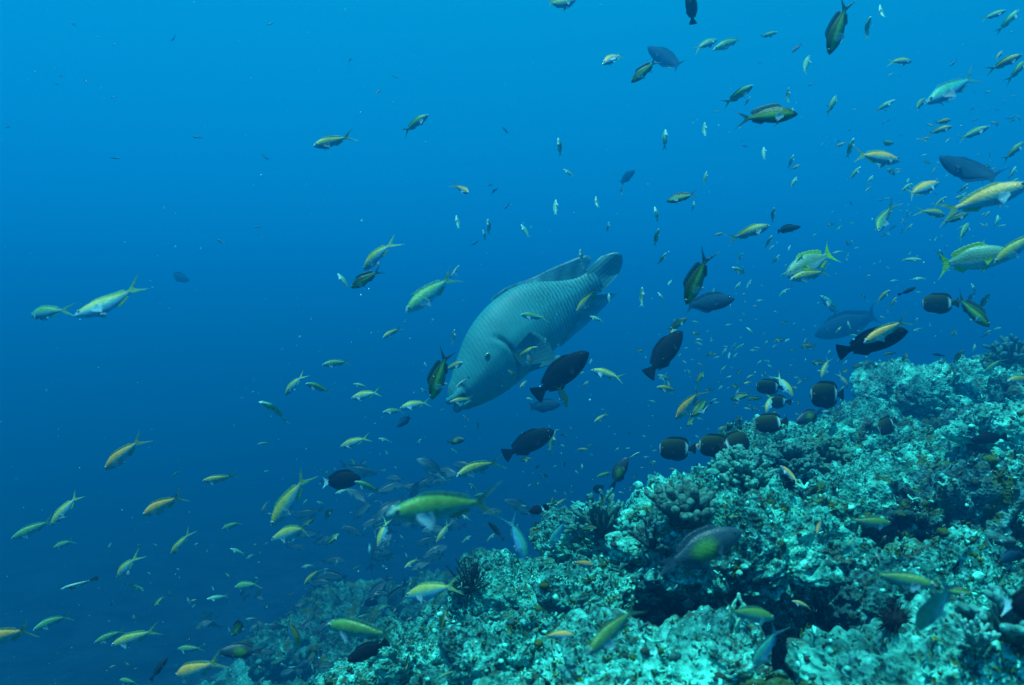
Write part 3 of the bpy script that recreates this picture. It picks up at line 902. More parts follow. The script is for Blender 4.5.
def put_fish(code, hx, hy, tx, ty, opt, seed):
    R = random.Random(seed)
    k = SPEC[code]
    ln = math.hypot(tx - hx, ty - hy)
    yaw = math.radians(opt.get('y', R.choice((-1, 1)) * R.uniform(4, 28)))
    L = opt.get('L', k['L'] * R.uniform(.93, 1.07))
    Y = opt.get('Z', L * math.cos(yaw) * FPX / ln)
    mx, my = (hx + tx) / 2, (hy + ty) / 2
    lim = 99
    for px, py in ((hx, hy), (mx, my), (tx, ty), (mx, my + ln * .25)):
        h = reef_hit(px, py)
        if h is not None: lim = min(lim, h.y)
    lim -= max(.06, .1 * lim)
    if Y > lim and 'F' not in opt: Y = lim
    L = ln * Y / FPX / math.cos(yaw)
    dx, dz = (hx - tx) / ln, -(hy - ty) / ln
    hd = Vector((dx * math.cos(yaw), math.sin(yaw), dz * math.cos(yaw)))
    vx, vz = -dz, dx                                       # one of the two sides; the back goes up unless told otherwise
    if vz < 0: vx, vz = -vx, -vz
    if 'd' in opt:
        want = -1 if opt['d'] == 'l' else 1
        if vx * want < 0: vx, vz = -vx, -vz
    up = Vector((vx, 0, vz))
    roll = math.radians(opt.get('r', R.uniform(-14, 14)))
    up = up - hd * up.dot(hd); up.normalize()
    side = up.cross(hd)
    up2 = up * math.cos(roll) + side * math.sin(roll); side = up2.cross(hd)
    b = opt.get('b', R.choice((-1, -.5, 0, .5, 1)))
    o = link(k['name'], fish_mesh(code, b))
    M = Matrix((hd, side, up2)).transposed().to_4x4()
    M = Matrix.Translation(at(mx, my, Y)) @ M @ Matrix.Scale(L, 4)
    o.matrix_world = M
    if ln >= 24 and code not in 'FT':
        es, ez, er = k['eye']
        wy = float(curve(k['W'], np.array([es]))[0])
        for sg in (1, -1):
            e = link('eye', eye_mesh(code), None, o)
            e.location = (.5 - es, sg * wy * .90 + float(bend_y(np.array([es]), b * .62)[0]), ez)
    return o, Y


# ------------------------------------------------------------------ the humphead wrasse
WR_U = [(0, .034), (.02, .058), (.06, .085), (.10, .115), (.15, .148), (.22, .190), (.29, .218), (.37, .236), (.45, .240), (.55, .226), (.65, .172), (.74, .104), (.80, .072), (.86, .062)]
WR_L = [(0, -.046), (.02, -.066), (.06, -.085), (.10, -.100), (.17, -.119), (.25, -.128), (.33, -.130), (.45, -.128), (.55, -.120), (.65, -.094), (.74, -.064), (.80, -.052), (.86, -.048)]
WR_W = [(0, .030), (.02, .046), (.06, .062), (.12, .080), (.2, .098), (.3, .108), (.42, .105), (.55, .085), (.68, .052), (.78, .03), (.86, .022)]
GREY, GREYB, PALEB = (.032, .235, .255), (.026, .20, .22), (.045, .245, .275)


def wr_color(s, v):
    c = lerp(PALEB, GREY, smooth01((v + .9) / 1.2))
    c = c * (1 - .12 * smooth01((.28 - s) / .1))[:, None]
    return c


g = Geo(); ns, nc = 120, 64
s = .86 * np.linspace(0.0005, 1, ns) ** 1.15
up, lo, w = curve(WR_U, s), curve(WR_L, s), curve(WR_W, s)
a = np.linspace(0, 2 * math.pi, nc, endpoint=False); ca, sa = np.cos(a), np.sin(a)
cz, rz = (up + lo) / 2, (up - lo) / 2
S_, CA = np.repeat(s, nc), np.tile(ca, ns); SA = np.tile(sa, ns)
y = np.repeat(w, nc) * np.sign(SA) * np.abs(SA) ** .85 * (1 - .15 * np.abs(CA)); z = np.repeat(cz, nc) + np.repeat(rz, nc) * CA
col = wr_color(S_, CA)


def groove(line_s, line_v, wd, s_, v_):
    """depth of a crease along a curve s = line_s(v)."""
    ls = np.interp(v_, line_v, line_s, left=9, right=9)
    return np.exp(-((s_ - ls) / wd) ** 2)


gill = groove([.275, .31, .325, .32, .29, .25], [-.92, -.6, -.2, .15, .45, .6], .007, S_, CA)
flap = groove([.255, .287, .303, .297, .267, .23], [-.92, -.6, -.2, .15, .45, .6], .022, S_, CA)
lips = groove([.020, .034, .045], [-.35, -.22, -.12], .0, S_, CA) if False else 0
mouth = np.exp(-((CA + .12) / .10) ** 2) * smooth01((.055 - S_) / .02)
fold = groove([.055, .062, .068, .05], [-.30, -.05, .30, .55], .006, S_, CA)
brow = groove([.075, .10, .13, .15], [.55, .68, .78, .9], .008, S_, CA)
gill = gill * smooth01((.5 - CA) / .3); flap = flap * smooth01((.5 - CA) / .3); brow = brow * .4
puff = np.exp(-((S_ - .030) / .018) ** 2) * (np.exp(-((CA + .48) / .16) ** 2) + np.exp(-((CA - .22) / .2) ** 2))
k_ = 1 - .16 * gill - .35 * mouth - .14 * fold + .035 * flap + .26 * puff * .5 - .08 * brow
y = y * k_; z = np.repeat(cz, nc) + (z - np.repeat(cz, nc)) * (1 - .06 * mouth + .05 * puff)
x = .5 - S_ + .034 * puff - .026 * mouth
col = col * (1 - .45 * np.clip(gill + mouth + .6 * fold + .4 * brow, 0, 1))[:, None]  # shade of gill, mouth and fold creases painted into the colour
g.add(np.stack([x, y, z], 1), grid_faces(ns, nc, True)[:, ::-1], col)
ring = np.stack([x[:nc], y[:nc], z[:nc]], 1); q = nc // 2
g.add(np.vstack([ring, [[x[:nc].mean() + .001, 0, z[:nc].mean()]]]), np.stack([np.full(q, nc), 2 * np.arange(q), 2 * np.arange(q) + 1, (2 * np.arange(q) + 2) % nc], 1), np.tile(GREYB, (nc + 1, 1)))
for zl, rl_, xf, wl_ in ((.010, .018, .506, .044), (-.038, .019, .502, .042)):   # thick lips
    tt = np.linspace(-1, 1, 15)
    tube(g, np.stack([xf - .050 * np.abs(tt) ** 2.2, wl_ * np.sin(tt * 1.45), zl + .006 * tt ** 2 * np.sign(zl)], 1), rl_ * (1 - .45 * np.abs(tt) ** 3), (.045, .23, .25), (.045, .23, .25), 12)
NBODY = sum(len(q_) for q_ in g.f)
FINC = np.array((.045, .20, .22))
t = np.linspace(1, -1, 41)                                   # broad rounded tail, folded a little
base = np.stack([np.full(41, .5 - .84), 0 * t, .008 + .066 * t], 1)
tip = np.stack([.5 - .84 - .165 * (1 - .42 * np.abs(t) ** 2.4), .012 * np.sin(t * 3.2), .008 + .062 * t + .01], 1)
fin(g, base, tip, FINC, 1, 1, .03, .34, 12)
q = np.linspace(.42, .80, 41); tq = (q - .42) / .38; b = curve(WR_U, q)
hgt = .014 + .038 * smooth01((tq - .45) / .45); hgt[-1] *= .5
fin(g, np.stack([.5 - q, 0 * q, b - .02], 1), np.stack([.5 - q - .10 * smooth01((tq - .3) / .7), .01 * np.sin(tq * 9), b + hgt], 1), FINC, 1, .45, .018, .26, 8)
q = np.linspace(.54, .79, 27); tq = (q - .54) / .25; b = curve(WR_L, q)
fin(g, np.stack([.5 - q, 0 * q, b + .02], 1), np.stack([.5 - q - .10 * smooth01(tq), .01 * np.sin(tq * 7), b - .015 - .040 * smooth01(tq / .8)], 1), FINC, 1, .45, .018, .26, 8)
for sg in (1, -1):                                           # pectoral fins, fanned; pelvic fins
    q = np.linspace(-1, 1, 19)
    base = np.stack([np.full(19, .5 - .315), np.full(19, sg * .100), -.035 + .040 * q], 1)
    tip = np.stack([.5 - .315 - .135 * (1 - .2 * np.abs(q) ** 2), np.full(19, sg * .165), -.055 + .085 * q], 1)
    fin(g, base, tip, FINC * .8, 1, .95, .014, .2, 8)
    q = np.linspace(0, 1, 9)
    base = np.stack([.5 - .33 - .04 * q, np.full(9, sg * .035), np.full(9, -.115)], 1)
    tip = np.stack([.5 - .33 - .15 - .02 * (1 - q), np.full(9, sg * .075), -.115 - .075 * (1 - q * .6)], 1)
    fin(g, base, tip, FINC * 1.25, 1, .9, .012, .12, 5)
wm = g.mesh('humphead_wrasse')
m = bpy.data.materials.new("wrasse_scales"); n_, l2, b_ = nodes_of(m)
at_ = n_.new("ShaderNodeAttribute"); at_.attribute_name = "Col"
tc_ = n_.new("ShaderNodeTexCoord")
mp = n_.new("ShaderNodeMapping"); mp.inputs["Rotation"].default_value = (0, math.radians(14), 0)
l2.new(tc_.outputs["Object"], mp.inputs[0])
wv = n_.new("ShaderNodeTexWave"); wv.wave_type = 'BANDS'; wv.bands_direction = 'X'
wv.inputs["Scale"].default_value = 19.0; wv.inputs["Distortion"].default_value = 4.2; wv.inputs["Detail"].default_value = 3.5; wv.inputs["Detail Scale"].default_value = 2.6
l2.new(mp.outputs[0], wv.inputs["Vector"])
sx = n_.new("ShaderNodeSeparateXYZ"); l2.new(tc_.outputs["Object"], sx.inputs[0])
mk = n_.new("ShaderNodeMapRange"); mk.interpolation_type = 'SMOOTHSTEP'   # the lines cover the flank, not the head
mk.inputs[1].default_value = -.20; mk.inputs[2].default_value = .14; mk.inputs[3].default_value = .9; mk.inputs[4].default_value = .12; l2.new(sx.outputs[0], mk.inputs[0])
rp = n_.new("ShaderNodeValToRGB"); rp.color_ramp.elements[0].position = .12; rp.color_ramp.elements[0].color = (.36, .38, .40, 1)
rp.color_ramp.elements[1].position = .48; rp.color_ramp.elements[1].color = (1.12, 1.1, 1.08, 1); l2.new(wv.outputs[0], rp.inputs[0])
mx_ = n_.new("ShaderNodeMix"); mx_.data_type = 'RGBA'; mx_.blend_type = 'MULTIPLY'
l2.new(mk.outputs[0], mx_.inputs[0]); l2.new(at_.outputs["Color"], mx_.inputs[6]); l2.new(rp.outputs[0], mx_.inputs[7])
ns_ = n_.new("ShaderNodeTexNoise"); ns_.inputs["Scale"].default_value = 9; ns_.inputs["Detail"].default_value = 5
l2.new(tc_.outputs["Object"], ns_.inputs["Vector"])
nr2 = n_.new("ShaderNodeMapRange"); nr2.inputs[1].default_value = .3; nr2.inputs[2].default_value = .7; nr2.inputs[3].default_value = .82; nr2.inputs[4].default_value = 1.15
l2.new(ns_.outputs[0], nr2.inputs[0])
vs = n_.new("ShaderNodeVectorMath"); vs.operation = 'SCALE'; l2.new(mx_.outputs[2], vs.inputs[0]); l2.new(nr2.outputs[0], vs.inputs["Scale"])
l2.new(vs.outputs[0], b_.inputs["Base Color"]); l2.new(at_.outputs["Alpha"], b_.inputs["Alpha"])
b_.inputs["Roughness"].default_value = .55; b_.inputs["Specular IOR Level"].default_value = .25
bm_ = n_.new("ShaderNodeBump"); bm_.inputs["Strength"].default_value = .10; bm_.inputs["Distance"].default_value = .01
l2.new(wv.outputs[0], bm_.inputs["Height"]); l2.new(bm_.outputs[0], b_.inputs["Normal"])
co = np.empty(len(wm.vertices) * 3, np.float32); wm.vertices.foreach_get("co", co); co = co.reshape(-1, 3)
co[:, 1] += .30 * np.maximum(0, .05 - co[:, 0]) ** 2 * 1.2
wm.vertices.foreach_set("co", co.ravel()); wm.update()
wm.materials.append(m); wm.materials.append(M_FISH)
wm.polygons.foreach_set("material_index", np.where(np.arange(len(wm.polygons)) < NBODY, 0, 1).astype(np.int32))
co[:, 2] *= .94; wm.vertices.foreach_set('co', co.ravel()); wm.update()
wr = link('humphead_wrasse', wm)
hx, hy, tx, ty, Yw = 455, 399, 618, 262, 4.3
ln = math.hypot(tx - hx, ty - hy); yw = math.radians(-17)
dx, dz = (hx - tx) / ln, -(hy - ty) / ln
hd = Vector((dx * math.cos(yw), math.sin(yw), dz * math.cos(yw))); upv = Vector((dz, 0, -dx)); upv = (upv - hd * upv.dot(hd)).normalized()
rl = math.radians(4); sd = upv.cross(hd); upv = upv * math.cos(rl) + sd * math.sin(rl); sd = upv.cross(hd)
wr.matrix_world = Matrix.Translation(at((hx + tx) / 2, (hy + ty) / 2, Yw)) @ Matrix((hd, sd, upv)).transposed().to_4x4() @ Matrix.Scale(ln * Yw / FPX / math.cos(yw), 4)
tag(wr, 'huge grey humphead wrasse nosing down in open water, finely lined with scales', 'fish')
ge = Geo(); v, f = ball(24, 16)
ge.add(v * np.array([.0135, .007, .0115]), f, np.where((np.abs(v[:, 1]) > .86)[:, None], (.006, .01, .014), (.10, .24, .16)))
em = ge.mesh('eye'); em.materials.append(M_EYE)
for sg in (1, -1):
    e = link('eye', em, None, wr); e.location = (.5 - .225, sg * .099, .062)

# ------------------------------------------------------------------ every fish: kind, snout x y, tail x y, options | short reference | label
CAT = """
A 316 150 348 134 y=-35 | the rounded fish high in open water | rounded pale green anthias turning away in open water
E 429 115 401 133 | the highest green backed fish in open water | green backed anthias swimming up in open water beyond the rounded one
O 470 195 455 184 y=-45
P 456 215 459 231
P 488 219 489 236
P 483 230 486 241
A 361 270 394 240 d=l | the pale fish above the dark green one | pale yellow anthias nosing down onto a dark green anthias
G 350 288 382 270 | the dark green fish under the pale one | dark green anthias half hidden below a pale yellow anthias
P 337 273 350 290
E 407 313 456 272 b=0 | the green fish carrying a cleaner at its tail | large green backed anthias with a striped cleaner wrasse at its tail
L 459 265 449 280 Z=1.35 | | little cleaner wrasse beside the tail of a large green anthias
P 410 296 422 290
A 383 338 401 327
P 455 329 452 345
E 23 316 70 308 L=.1 | the level green fish ahead of the yellow one | green backed anthias swimming level just ahead of a yellow one with a forked tail
A 84 318 140 288 L=.105 | the yellow fish trailing the level green one | yellow backed anthias with a long forked tail, following a level green one
U 190 281 166 273
A 576 -3 541 12 y=25
D 688 -8 694 25 L=.12 b=0
O 602 68 626 47 y=-34 | the rounded orange backed fish near the top | rounded orange backed anthias with raised forked tail near the top
G 632 81 658 60 d=l | the dark finned fish in front of the unicornfish | dark finned green anthias overlapping the dim unicornfish near the top
U 649 45 682 73 L=.33 | the dim unicornfish near the top | dim blue unicornfish diving behind a dark finned anthias near the top
E 719 37 693 51
P 713 51 747 34 L=.09 | the pale fish facing down near the top | bright pale anthias with a white face near the top, nose down
P 778 32 757 38 L=.075
E 751 88 724 104
P 750 97 745 106
G 795 116 737 116 L=.115 | the dark bodied fish with yellow tail streamers | dark bodied anthias with long yellow tail streamers in the upper water
P 794 107 788 118
P 558 138 561 157
P 666 128 664 150
P 705 122 704 140
P 765 146 763 162
P 563 169 575 177
P 556 199 555 218
P 596 196 597 211
P 521 224 530 239
P 609 222 607 233
P 580 249 582 266
U 634 171 620 184 L=.2
O 620 186 622 195
G 667 201 697 194 | the dark backed fish above the wrasse tail | dark backed anthias with pale belly, level, in the water above the wrasse tail
P 694 201 692 212
P 707 171 703 186
P 655 206 658 222
P 658 229 655 247
P 666 253 658 266
A 716 235 724 233 y=50
A 769 226 728 239 | the yellow fish chasing the slender dark one | yellow backed anthias behind the slender dark triggerfish
P 672 280 666 287
P 642 287 642 308
P 658 292 665 302
P 609 293 609 304
A 577 313 599 287 d=l b=1 | the curved yellow fish over the wrasse | curved yellow backed anthias in front of the wrasse tail root
E 520 315 547 318 | the level green fish on the wrasse flank | green backed anthias level in front of the wrasse flank
P 551 313 556 320
P 590 316 604 322
G 688 304 708 250 d=l b=0 r=0 L=.125 | the broad green fish with a black back edge | broad yellow green anthias with a black back edge, nose down
U 731 300 686 306 L=.24 | the dim oval fish behind the black edged one | dim blue oval unicornfish behind the black edged green anthias
P 742 253 737 263
P 731 268 751 275
P 741 282 733 291
P 751 280 746 289
P 714 288 711 298
G 832 52 846 0 d=l b=0 L=.115 | the dark upright fish at the top edge | dark nosed green anthias hanging upright from the top edge, tail raised
P 843 38 838 46
P 881 4 882 23
P 868 18 866 41
O 793 51 801 45 y=40
P 811 54 800 78
P 788 88 788 104
P 838 94 826 116
A 914 60 887 62
E 1004 12 982 19
P 1018 10 999 32
A 1004 50 994 61
A 1018 57 991 69 | the yellow fish by the picture edge | bright yellow green anthias in a trio at the upper edge
E 1026 60 1009 82
B 922 106 984 71 L=.12 b=0 | the large bluish fish with trailing tail | large bluish green anthias with long trailing tail in the upper water
E 927 97 911 113
P 893 101 875 111
A 953 119 933 124
A 951 127 929 133
E 986 128 960 139
E 1023 142 1004 161
P 1017 166 1008 180
P 1020 178 1008 185
A 846 143 834 147
P 852 139 848 159
E 896 142 875 144
O 904 159 849 156 L=.1 b=0 | the level orange backed fish | level orange backed anthias with a wide forked tail in the upper water
P 793 155 789 169
A 800 165 790 170
P 798 176 789 189
P 860 167 848 181
P 874 175 866 184
A 886 170 900 176
P 773 208 773 223
K 802 226 768 233 | the slender dark fish | slender dark triggerfish just ahead of a yellow backed anthias
E 872 234 894 204 y=-28 L=.1 | the deep pale green fish | deep bodied pale green anthias nose down with two tiny fish under its belly
G 880 237 888 233
G 890 230 896 225
U 946 155 992 189 L=.32 | the dark oval fish over the bright faced one | dark oval unicornfish above the bright faced orange anthias
O 942 181 899 199 | the orange backed fish below the level one | orange backed anthias climbing, with two small pale fish at its tail
P 913 183 898 193
P 910 178 905 185
O 1018 188 946 212 L=.125 b=0 | the bright faced orange fish | large orange backed anthias with a bright blue white face
P 967 184 958 194
P 965 193 957 201
P 945 197 933 208
A 949 215 918 210 | the yellow fish under the bright faced one | yellow backed anthias swimming level just under the bright faced one
E 972 222 955 242
G 966 214 944 223
P 912 224 905 232
P 909 214 907 219
P 990 211 983 219
P 1001 214 994 227
P 1005 225 997 227
P 852 240 850 247
P 848 253 846 261
P 876 263 871 265
P 881 260 879 264
P 942 235 940 239
P 947 245 945 250
P 911 252 908 256
P 919 260 902 259 L=.075
P 914 279 926 278
P 891 281 899 280
R 1004 256 941 264 L=.22 b=0 r=0 | the grey snapper | grey snapper with bright green tail partly behind a yellow anthias
A 1001 263 1040 228 L=.1 b=0 | the big yellow fish at the edge | big yellow backed anthias entering at the edge over the grey snapper
P 938 250 944 263
K 917 287 900 295 L=.07
A 889 290 876 303
A 896 297 890 309
C 924 304 959 303 b=0 r=0 | the dark oval fish with white tail band | dark butterflyfish with a white tail band in the open water above the crest
G 988 327 955 294 L=.1 b=0 | the green fish behind the banded oval one | green anthias diving, tail touching the banded butterflyfish
E 972 283 976 295
G 973 292 968 304
G 987 294 981 311
G 958 330 947 337
E 990 330 982 339
D 903 331 838 354 L=.2 b=0 | the black fish behind the pale orange one | black parrotfish mostly hidden behind a pale orange backed anthias
O 865 343 908 318 L=.1 b=0 | the pale orange fish over the black one | pale orange backed anthias in front of a black parrotfish
P 917 318 913 326
B 818 296 844 316 L=.075
U 821 336 876 312 L=.45 Z=8.5 F=1 | the huge dim silhouette | broad dim silhouette of a fish far behind the black parrotfish
P 771 236 766 249
P 774 245 768 251
P 779 255 772 265
P 791 245 787 252
P 787 289 778 297
R 785 277 838 250 L=.2 b=0 | the pale blue fish with green tail | pale blue snapper with bright green tail behind a yellow anthias
A 789 280 831 270 b=0 | the yellow fish masking the pale blue one | yellow backed anthias in front of the pale blue snapper
D 684 331 644 378 L=.23 b=0 | the black fish in mid water | black parrotfish climbing behind a small yellow anthias in mid water
A 671 337 677 318 d=l
G 686 318 668 332
P 706 332 710 330
P 747 327 754 335
P 763 335 766 332
E 727 348 721 356
E 736 343 730 350
P 743 344 735 350
P 730 352 728 360
G 774 341 786 339 L=.06
P 790 339 782 343
G 801 347 816 345
P 807 338 803 345
G 810 362 827 364
A 820 378 831 357
C 806 395 850 395 b=0 r=0 L=.16 | the large banded fish above the reef | large dark butterflyfish with a white tail band, level, above the mid reef
A 791 398 778 372 b=1 | the curved yellow fish by the dark pair | curved yellow anthias diving in front of the overlapping dark butterflyfish
A 849 389 839 373
C 757 387 784 387 L=.13 | the upper of the overlapping dark pair | dark butterflyfish, upper of two overlapping behind a curved yellow anthias
C 766 402 790 401 L=.13 | the lower of the overlapping dark pair | dark butterflyfish, lower of two overlapping behind a curved yellow anthias
A 765 413 774 393 d=l
G 731 400 752 393 L=.09
G 748 400 763 397 L=.06
G 705 372 694 384 L=.07
G 730 386 741 386 L=.06
P 689 377 693 376
P 720 386 723 385
E 658 375 671 380
A 656 387 680 391
O 678 421 700 387 L=.105 d=l | the pinkish orange fish under the mid water black one | orange backed anthias with raised tail below the black parrotfish masked by a yellow one
G 690 416 714 396 L=.1
L 702 413 711 402 Z=2.2
G 686 426 697 416 L=.06
G 704 391 714 389 L=.06
G 733 420 738 428 L=.05
G 724 424 731 426 L=.05
G 741 416 740 425 L=.05
C 757 426 787 420 L=.13 | the greenish banded fish on the bushy coral | greenish butterflyfish hovering just over the grey green bushy coral
L 780 418 787 428 Z=2.6
M 793 422 826 411 b=0 L=.11 | the damselfish over the low dark coral | dark damselfish with a bright green flank over the low dark coral
G 797 381 803 378 L=.05
G 798 388 789 387 L=.05
C 658 449 699 449 b=0 r=0 L=.15 | the first dark fish of the row | dark butterflyfish at the outer end of the row over the reef
C 697 445 737 447 b=0 r=0 L=.15 | the middle dark fish of the row | dark butterflyfish with white tail band, middle of the row of three
C 752 440 716 448 b=0 L=.14 | the third dark fish of the row | dark butterflyfish ending the row of three beside the grey green bushy coral
O 702 443 688 453 y=-40
P 752 431 757 442
P 768 474 781 467 | | pale slim anthias resting at the smaller dark bushy coral
O 781 466 798 483 L=.07 | the reddish fish at the bushy coral | reddish backed anthias nosing up at the smaller dark bushy coral
G 655 464 647 464 L=.05
G 962 350 954 364 L=.07
P 976 344 972 353
E 988 373 1001 357 L=.07
G 983 362 993 354 L=.07
A 1003 381 1040 379 L=.11 b=0 | the yellow green fish over the crest at the edge | large yellow green anthias entering at the edge above the crest
G 884 355 896 352 L=.06
G 908 353 901 363 L=.06
K 933 354 944 356 L=.06
G 842 373 851 368 L=.05
G 853 368 864 364 L=.05
G 866 366 873 361 L=.05
P 886 362 879 368
C 875 430 901 420 L=.15 b=0 | the dark fish resting near the crest | dark butterflyfish nose down against the reef below the crest
O 952 452 946 438 y=30
D 973 441 1006 436 L=.16 b=0 | the grey black fish lying in a hollow | dull dark parrotfish lying in a hollow of the upper reef
L 456 387 471 375 Z=3.3 | | little cleaner wrasse working on the lips of the humphead wrasse
A 450 402 474 399
P 450 394 455 398
A 538 347 515 358 b=1 | the bent yellow fish under the pectoral fin | bent yellow anthias in front of the wrasse pectoral fin
P 533 338 538 344
P 545 338 548 348
O 530 368 527 351
G 515 375 505 369 L=.06
D 588 352 532 399 L=.26 b=0 r=0 | the black fish under the wrasse | black parrotfish climbing just under the wrasse belly
P 584 372 576 375
A 591 370 624 379 | the pale fish beside the black climber | pale yellow anthias level at the snout of the climbing black parrotfish
P 592 359 589 365
A 589 381 581 388
A 520 388 528 379
O 567 408 557 381 y=20 d=r | the fish with spread fins below the black climber | orange backed anthias with spread fins below the climbing black parrotfish
P 526 398 534 400
U 561 404 527 408 L=.28
D 554 430 501 458 L=.25 b=0 r=0 | the lower black fish in mid water | black parrotfish level below the wrasse, a pale anthias at its snout
E 555 431 549 453 d=l | | slim yellow green anthias upright at the snout of the lower black parrotfish
A 594 422 609 413
P 463 415 469 421
P 477 421 478 431
M 465 439 445 443 L=.075
P 451 448 457 453
A 588 450 575 449
G 628 431 630 436 L=.04
G 531 458 517 462 L=.07
A 456 475 499 459 b=1 L=.1 | the pale arched fish below the lower black one | pale yellow arched anthias with forked tail below the lower black parrotfish
G 541 474 549 478 L=.05
P 582 464 582 472 L=.03
G 563 461 565 467 L=.04
M 627 457 612 489 b=0 d=l L=.1 | the upright damselfish on the reef edge | dark upright damselfish over the tangled coral, a striped cleaner at its snout
L 640 452 626 460 Z=2.2
E 597 478 613 471 L=.06
S 603 485 591 495 L=.1
S 529 512 546 508 L=.14
S 543 504 550 512 L=.12
A 556 505 568 498
B 527 562 508 514 d=r b=0 L=.1 | the lower bluish fish on the reef edge | bluish upright anthias at the reef edge, tail up, lower of two
B 550 549 567 515 d=l b=0 L=.085 | the upper bluish fish on the reef edge | bluish slanting anthias against the reef edge, upper of two
E 469 483 478 492
E 484 494 471 497
P 462 515 472 522
K 488 521 503 539 L=.085
E 471 536 461 543
E 495 534 486 541
G 597 527 579 530 L=.06
E 323 365 350 361
A 284 396 303 373
E 307 383 330 392
P 353 384 369 387
A 350 399 382 391
A 400 408 431 401
E 383 412 404 410
U 397 427 413 415 L=.12
P 262 400 290 420 r=40 L=.075 | the tumbling pale fish | tumbling pale anthias with all fins spread in open water
A 339 448 370 436
E 258 444 271 443
P 379 438 391 442
P 421 439 415 447
G 431 400 449 348 d=l b=0 r=0 L=.125 | the broad dark green fish before the wrasse face | broad dark green anthias, nose down, before the wrasse face
P 424 362 427 367
P 421 388 428 395
A 464 362 443 371
A 273 526 308 472 d=l L=.11 b=0 | the steep orange yellow fish | large yellow backed anthias diving steeply in open water over the far school
S 360 479 321 482 b=0 r=0 | the white tailed black fish | black surgeonfish with a white tail in open water over the far school
E 355 481 381 492
P 336 493 349 489
A 262 514 267 501
A 270 542 318 522 b=1 L=.105 | the yellow fish under the steep one | yellow backed anthias gliding just under the steep one
G 303 526 318 516
H 391 508 500 506 L=.125 b=0 r=4 | the biggest green fish | biggest green backed anthias, close and level, above the reef edge
G 333 507 324 521
P 381 469 386 473
P 394 467 400 469
P 380 501 384 506
A 379 547 388 518 d=l | the upright yellow fish over the cleaner | upright bright yellow anthias above a small striped cleaner wrasse
L 386 542 401 539 Z=2.2
A 437 542 451 522 b=-1
E 370 553 369 543
P 375 530 376 538
G 339 534 325 546
O 103 471 144 437 L=.105 | the uppermost orange fish in the deep blue | orange backed anthias diving in the deep blue, highest of its loose shoal
P 171 478 179 471 y=40
A 203 481 235 477
O 140 517 187 493 L=.105 | the orange fish in the deep blue | level orange backed anthias in the deep blue water, centre of its loose shoal
A 56 524 75 494
E 17 537 50 521
E 52 549 76 539
A 170 556 191 532
E 221 530 242 521
A 113 582 137 554
P 142 592 125 579 L=.07
L 61 589 95 580 Z=2.0 b=-1 | | striped cleaner wrasse alone in the deep blue water
P 231 548 245 555
E 246 559 257 553
E 232 590 263 581
P 208 598 228 597
P 187 598 191 605
G 155 606 163 596 L=.06
E 38 627 68 615
O -25 646 38 625 L=.11 b=0 | the orange fish cut by the frame | large orange backed anthias cut off by the picture edge in deep water
E 97 641 124 631
A 112 645 157 631 | the yellow fish low in the deep blue | yellow backed anthias level beside a smaller green one low in deep water
E 176 650 204 648
K 167 658 151 680 L=.08
E 117 682 141 681
O 169 683 224 657 L=.11 | the orange fish at the bottom edge | large orange backed anthias low at the bottom edge of the deep water
G 231 638 250 613 L=.09
P 245 620 257 618
M 221 650 262 653 b=0 | the dark green flanked fish at the foot | dark damselfish with a green flank at the foot of the far reef
A 297 651 287 613 b=0
E 262 643 273 635
A 304 585 322 567
E 302 567 315 565
H 323 629 402 632 L=.12 b=0 | the big green fish at the reef foot | big yellow green anthias level over the lower end of the reef
D 348 660 390 641 L=.17 b=0 | the black fish under the big green one | black parrotfish slanting under the big green anthias at the reef foot
S 378 604 361 601 L=.13
A 404 600 462 581 L=.1 b=0 | the pale yellow fish by the feather star | pale yellow anthias with tail reaching the black feather star
A 405 567 419 559
E 352 571 361 565
E 358 617 373 615
E 377 613 389 603
G 446 611 440 634 L=.07
E 440 676 457 671
E 264 677 255 690
P 232 668 228 681
O 594 567 568 560 L=.06 y=20
E 604 588 612 575 L=.05
H 778 622 719 606 b=0 L=.085 | the green fish in the cave mouth | green anthias level in the dark cave mouth, above the pale soft coral
B 757 673 777 620 d=l b=0 L=.085 | the bluish fish in the cave mouth | bluish anthias with a yellow back stripe diving in the cave mouth
A 793 602 811 607 L=.04
H 585 648 644 608 b=0 L=.09 | the yellow fish over the plate coral mound | yellow green anthias slanting over the plate coral mound
O 574 636 540 634 L=.06
H 929 581 871 577 b=0 L=.085 | the orange striped fish on the pale shelf | green anthias with an orange back line, level before the pale shelf
B 936 642 937 566 d=l y=40 b=0 L=.11 | the upright bluish fish over the mound | bluish anthias standing upright over the lower right mound
G 970 592 938 590 L=.06
S 1066 602 994 604 b=0 r=0 Z=.82 y=8 | the black fish entering at the edge | black surgeonfish with pale tail entering at the edge
H 893 524 846 521 b=1 L=.075 | the green fish bent before the shelf | bent green anthias with a bluish head in front of the shaded rock
O 816 534 823 516 L=.045 d=l
A 870 543 873 549 L=.02
A 876 553 880 562 L=.025
A 865 556 866 563 L=.02
A 885 535 881 544 L=.025
E 848 545 857 536 L=.03
M 744 534 657 566 b=0 L=.13 r=0 | the big green flanked damselfish | big dark damselfish with a green flank over the ledge above the cave
G 768 527 780 529 L=.05
U 996 560 1026 551 L=.1 Z=1.5 | the dull fish in the hollow at the edge | dull grey fish tucked in the hollow at the edge of the reef
E 830 415 834 421
E 583 606 590 601 L=.03
"""
TINY_T = [(73, 24), (174, 38), (270, 24), (350, 60), (395, 77), (378, 92), (62, 75), (57, 84), (85, 80), (113, 97), (8, 127), (197, 137), (265, 157), (258, 227),
          (222, 242), (490, 185), (494, 191), (507, 206), (475, 243), (505, 130), (115, 158), (954, 62), (958, 85), (988, 92), (987, 110), (1010, 118), (885, 107), (745, 146), (850, 130), (570, 6)]

fish = []


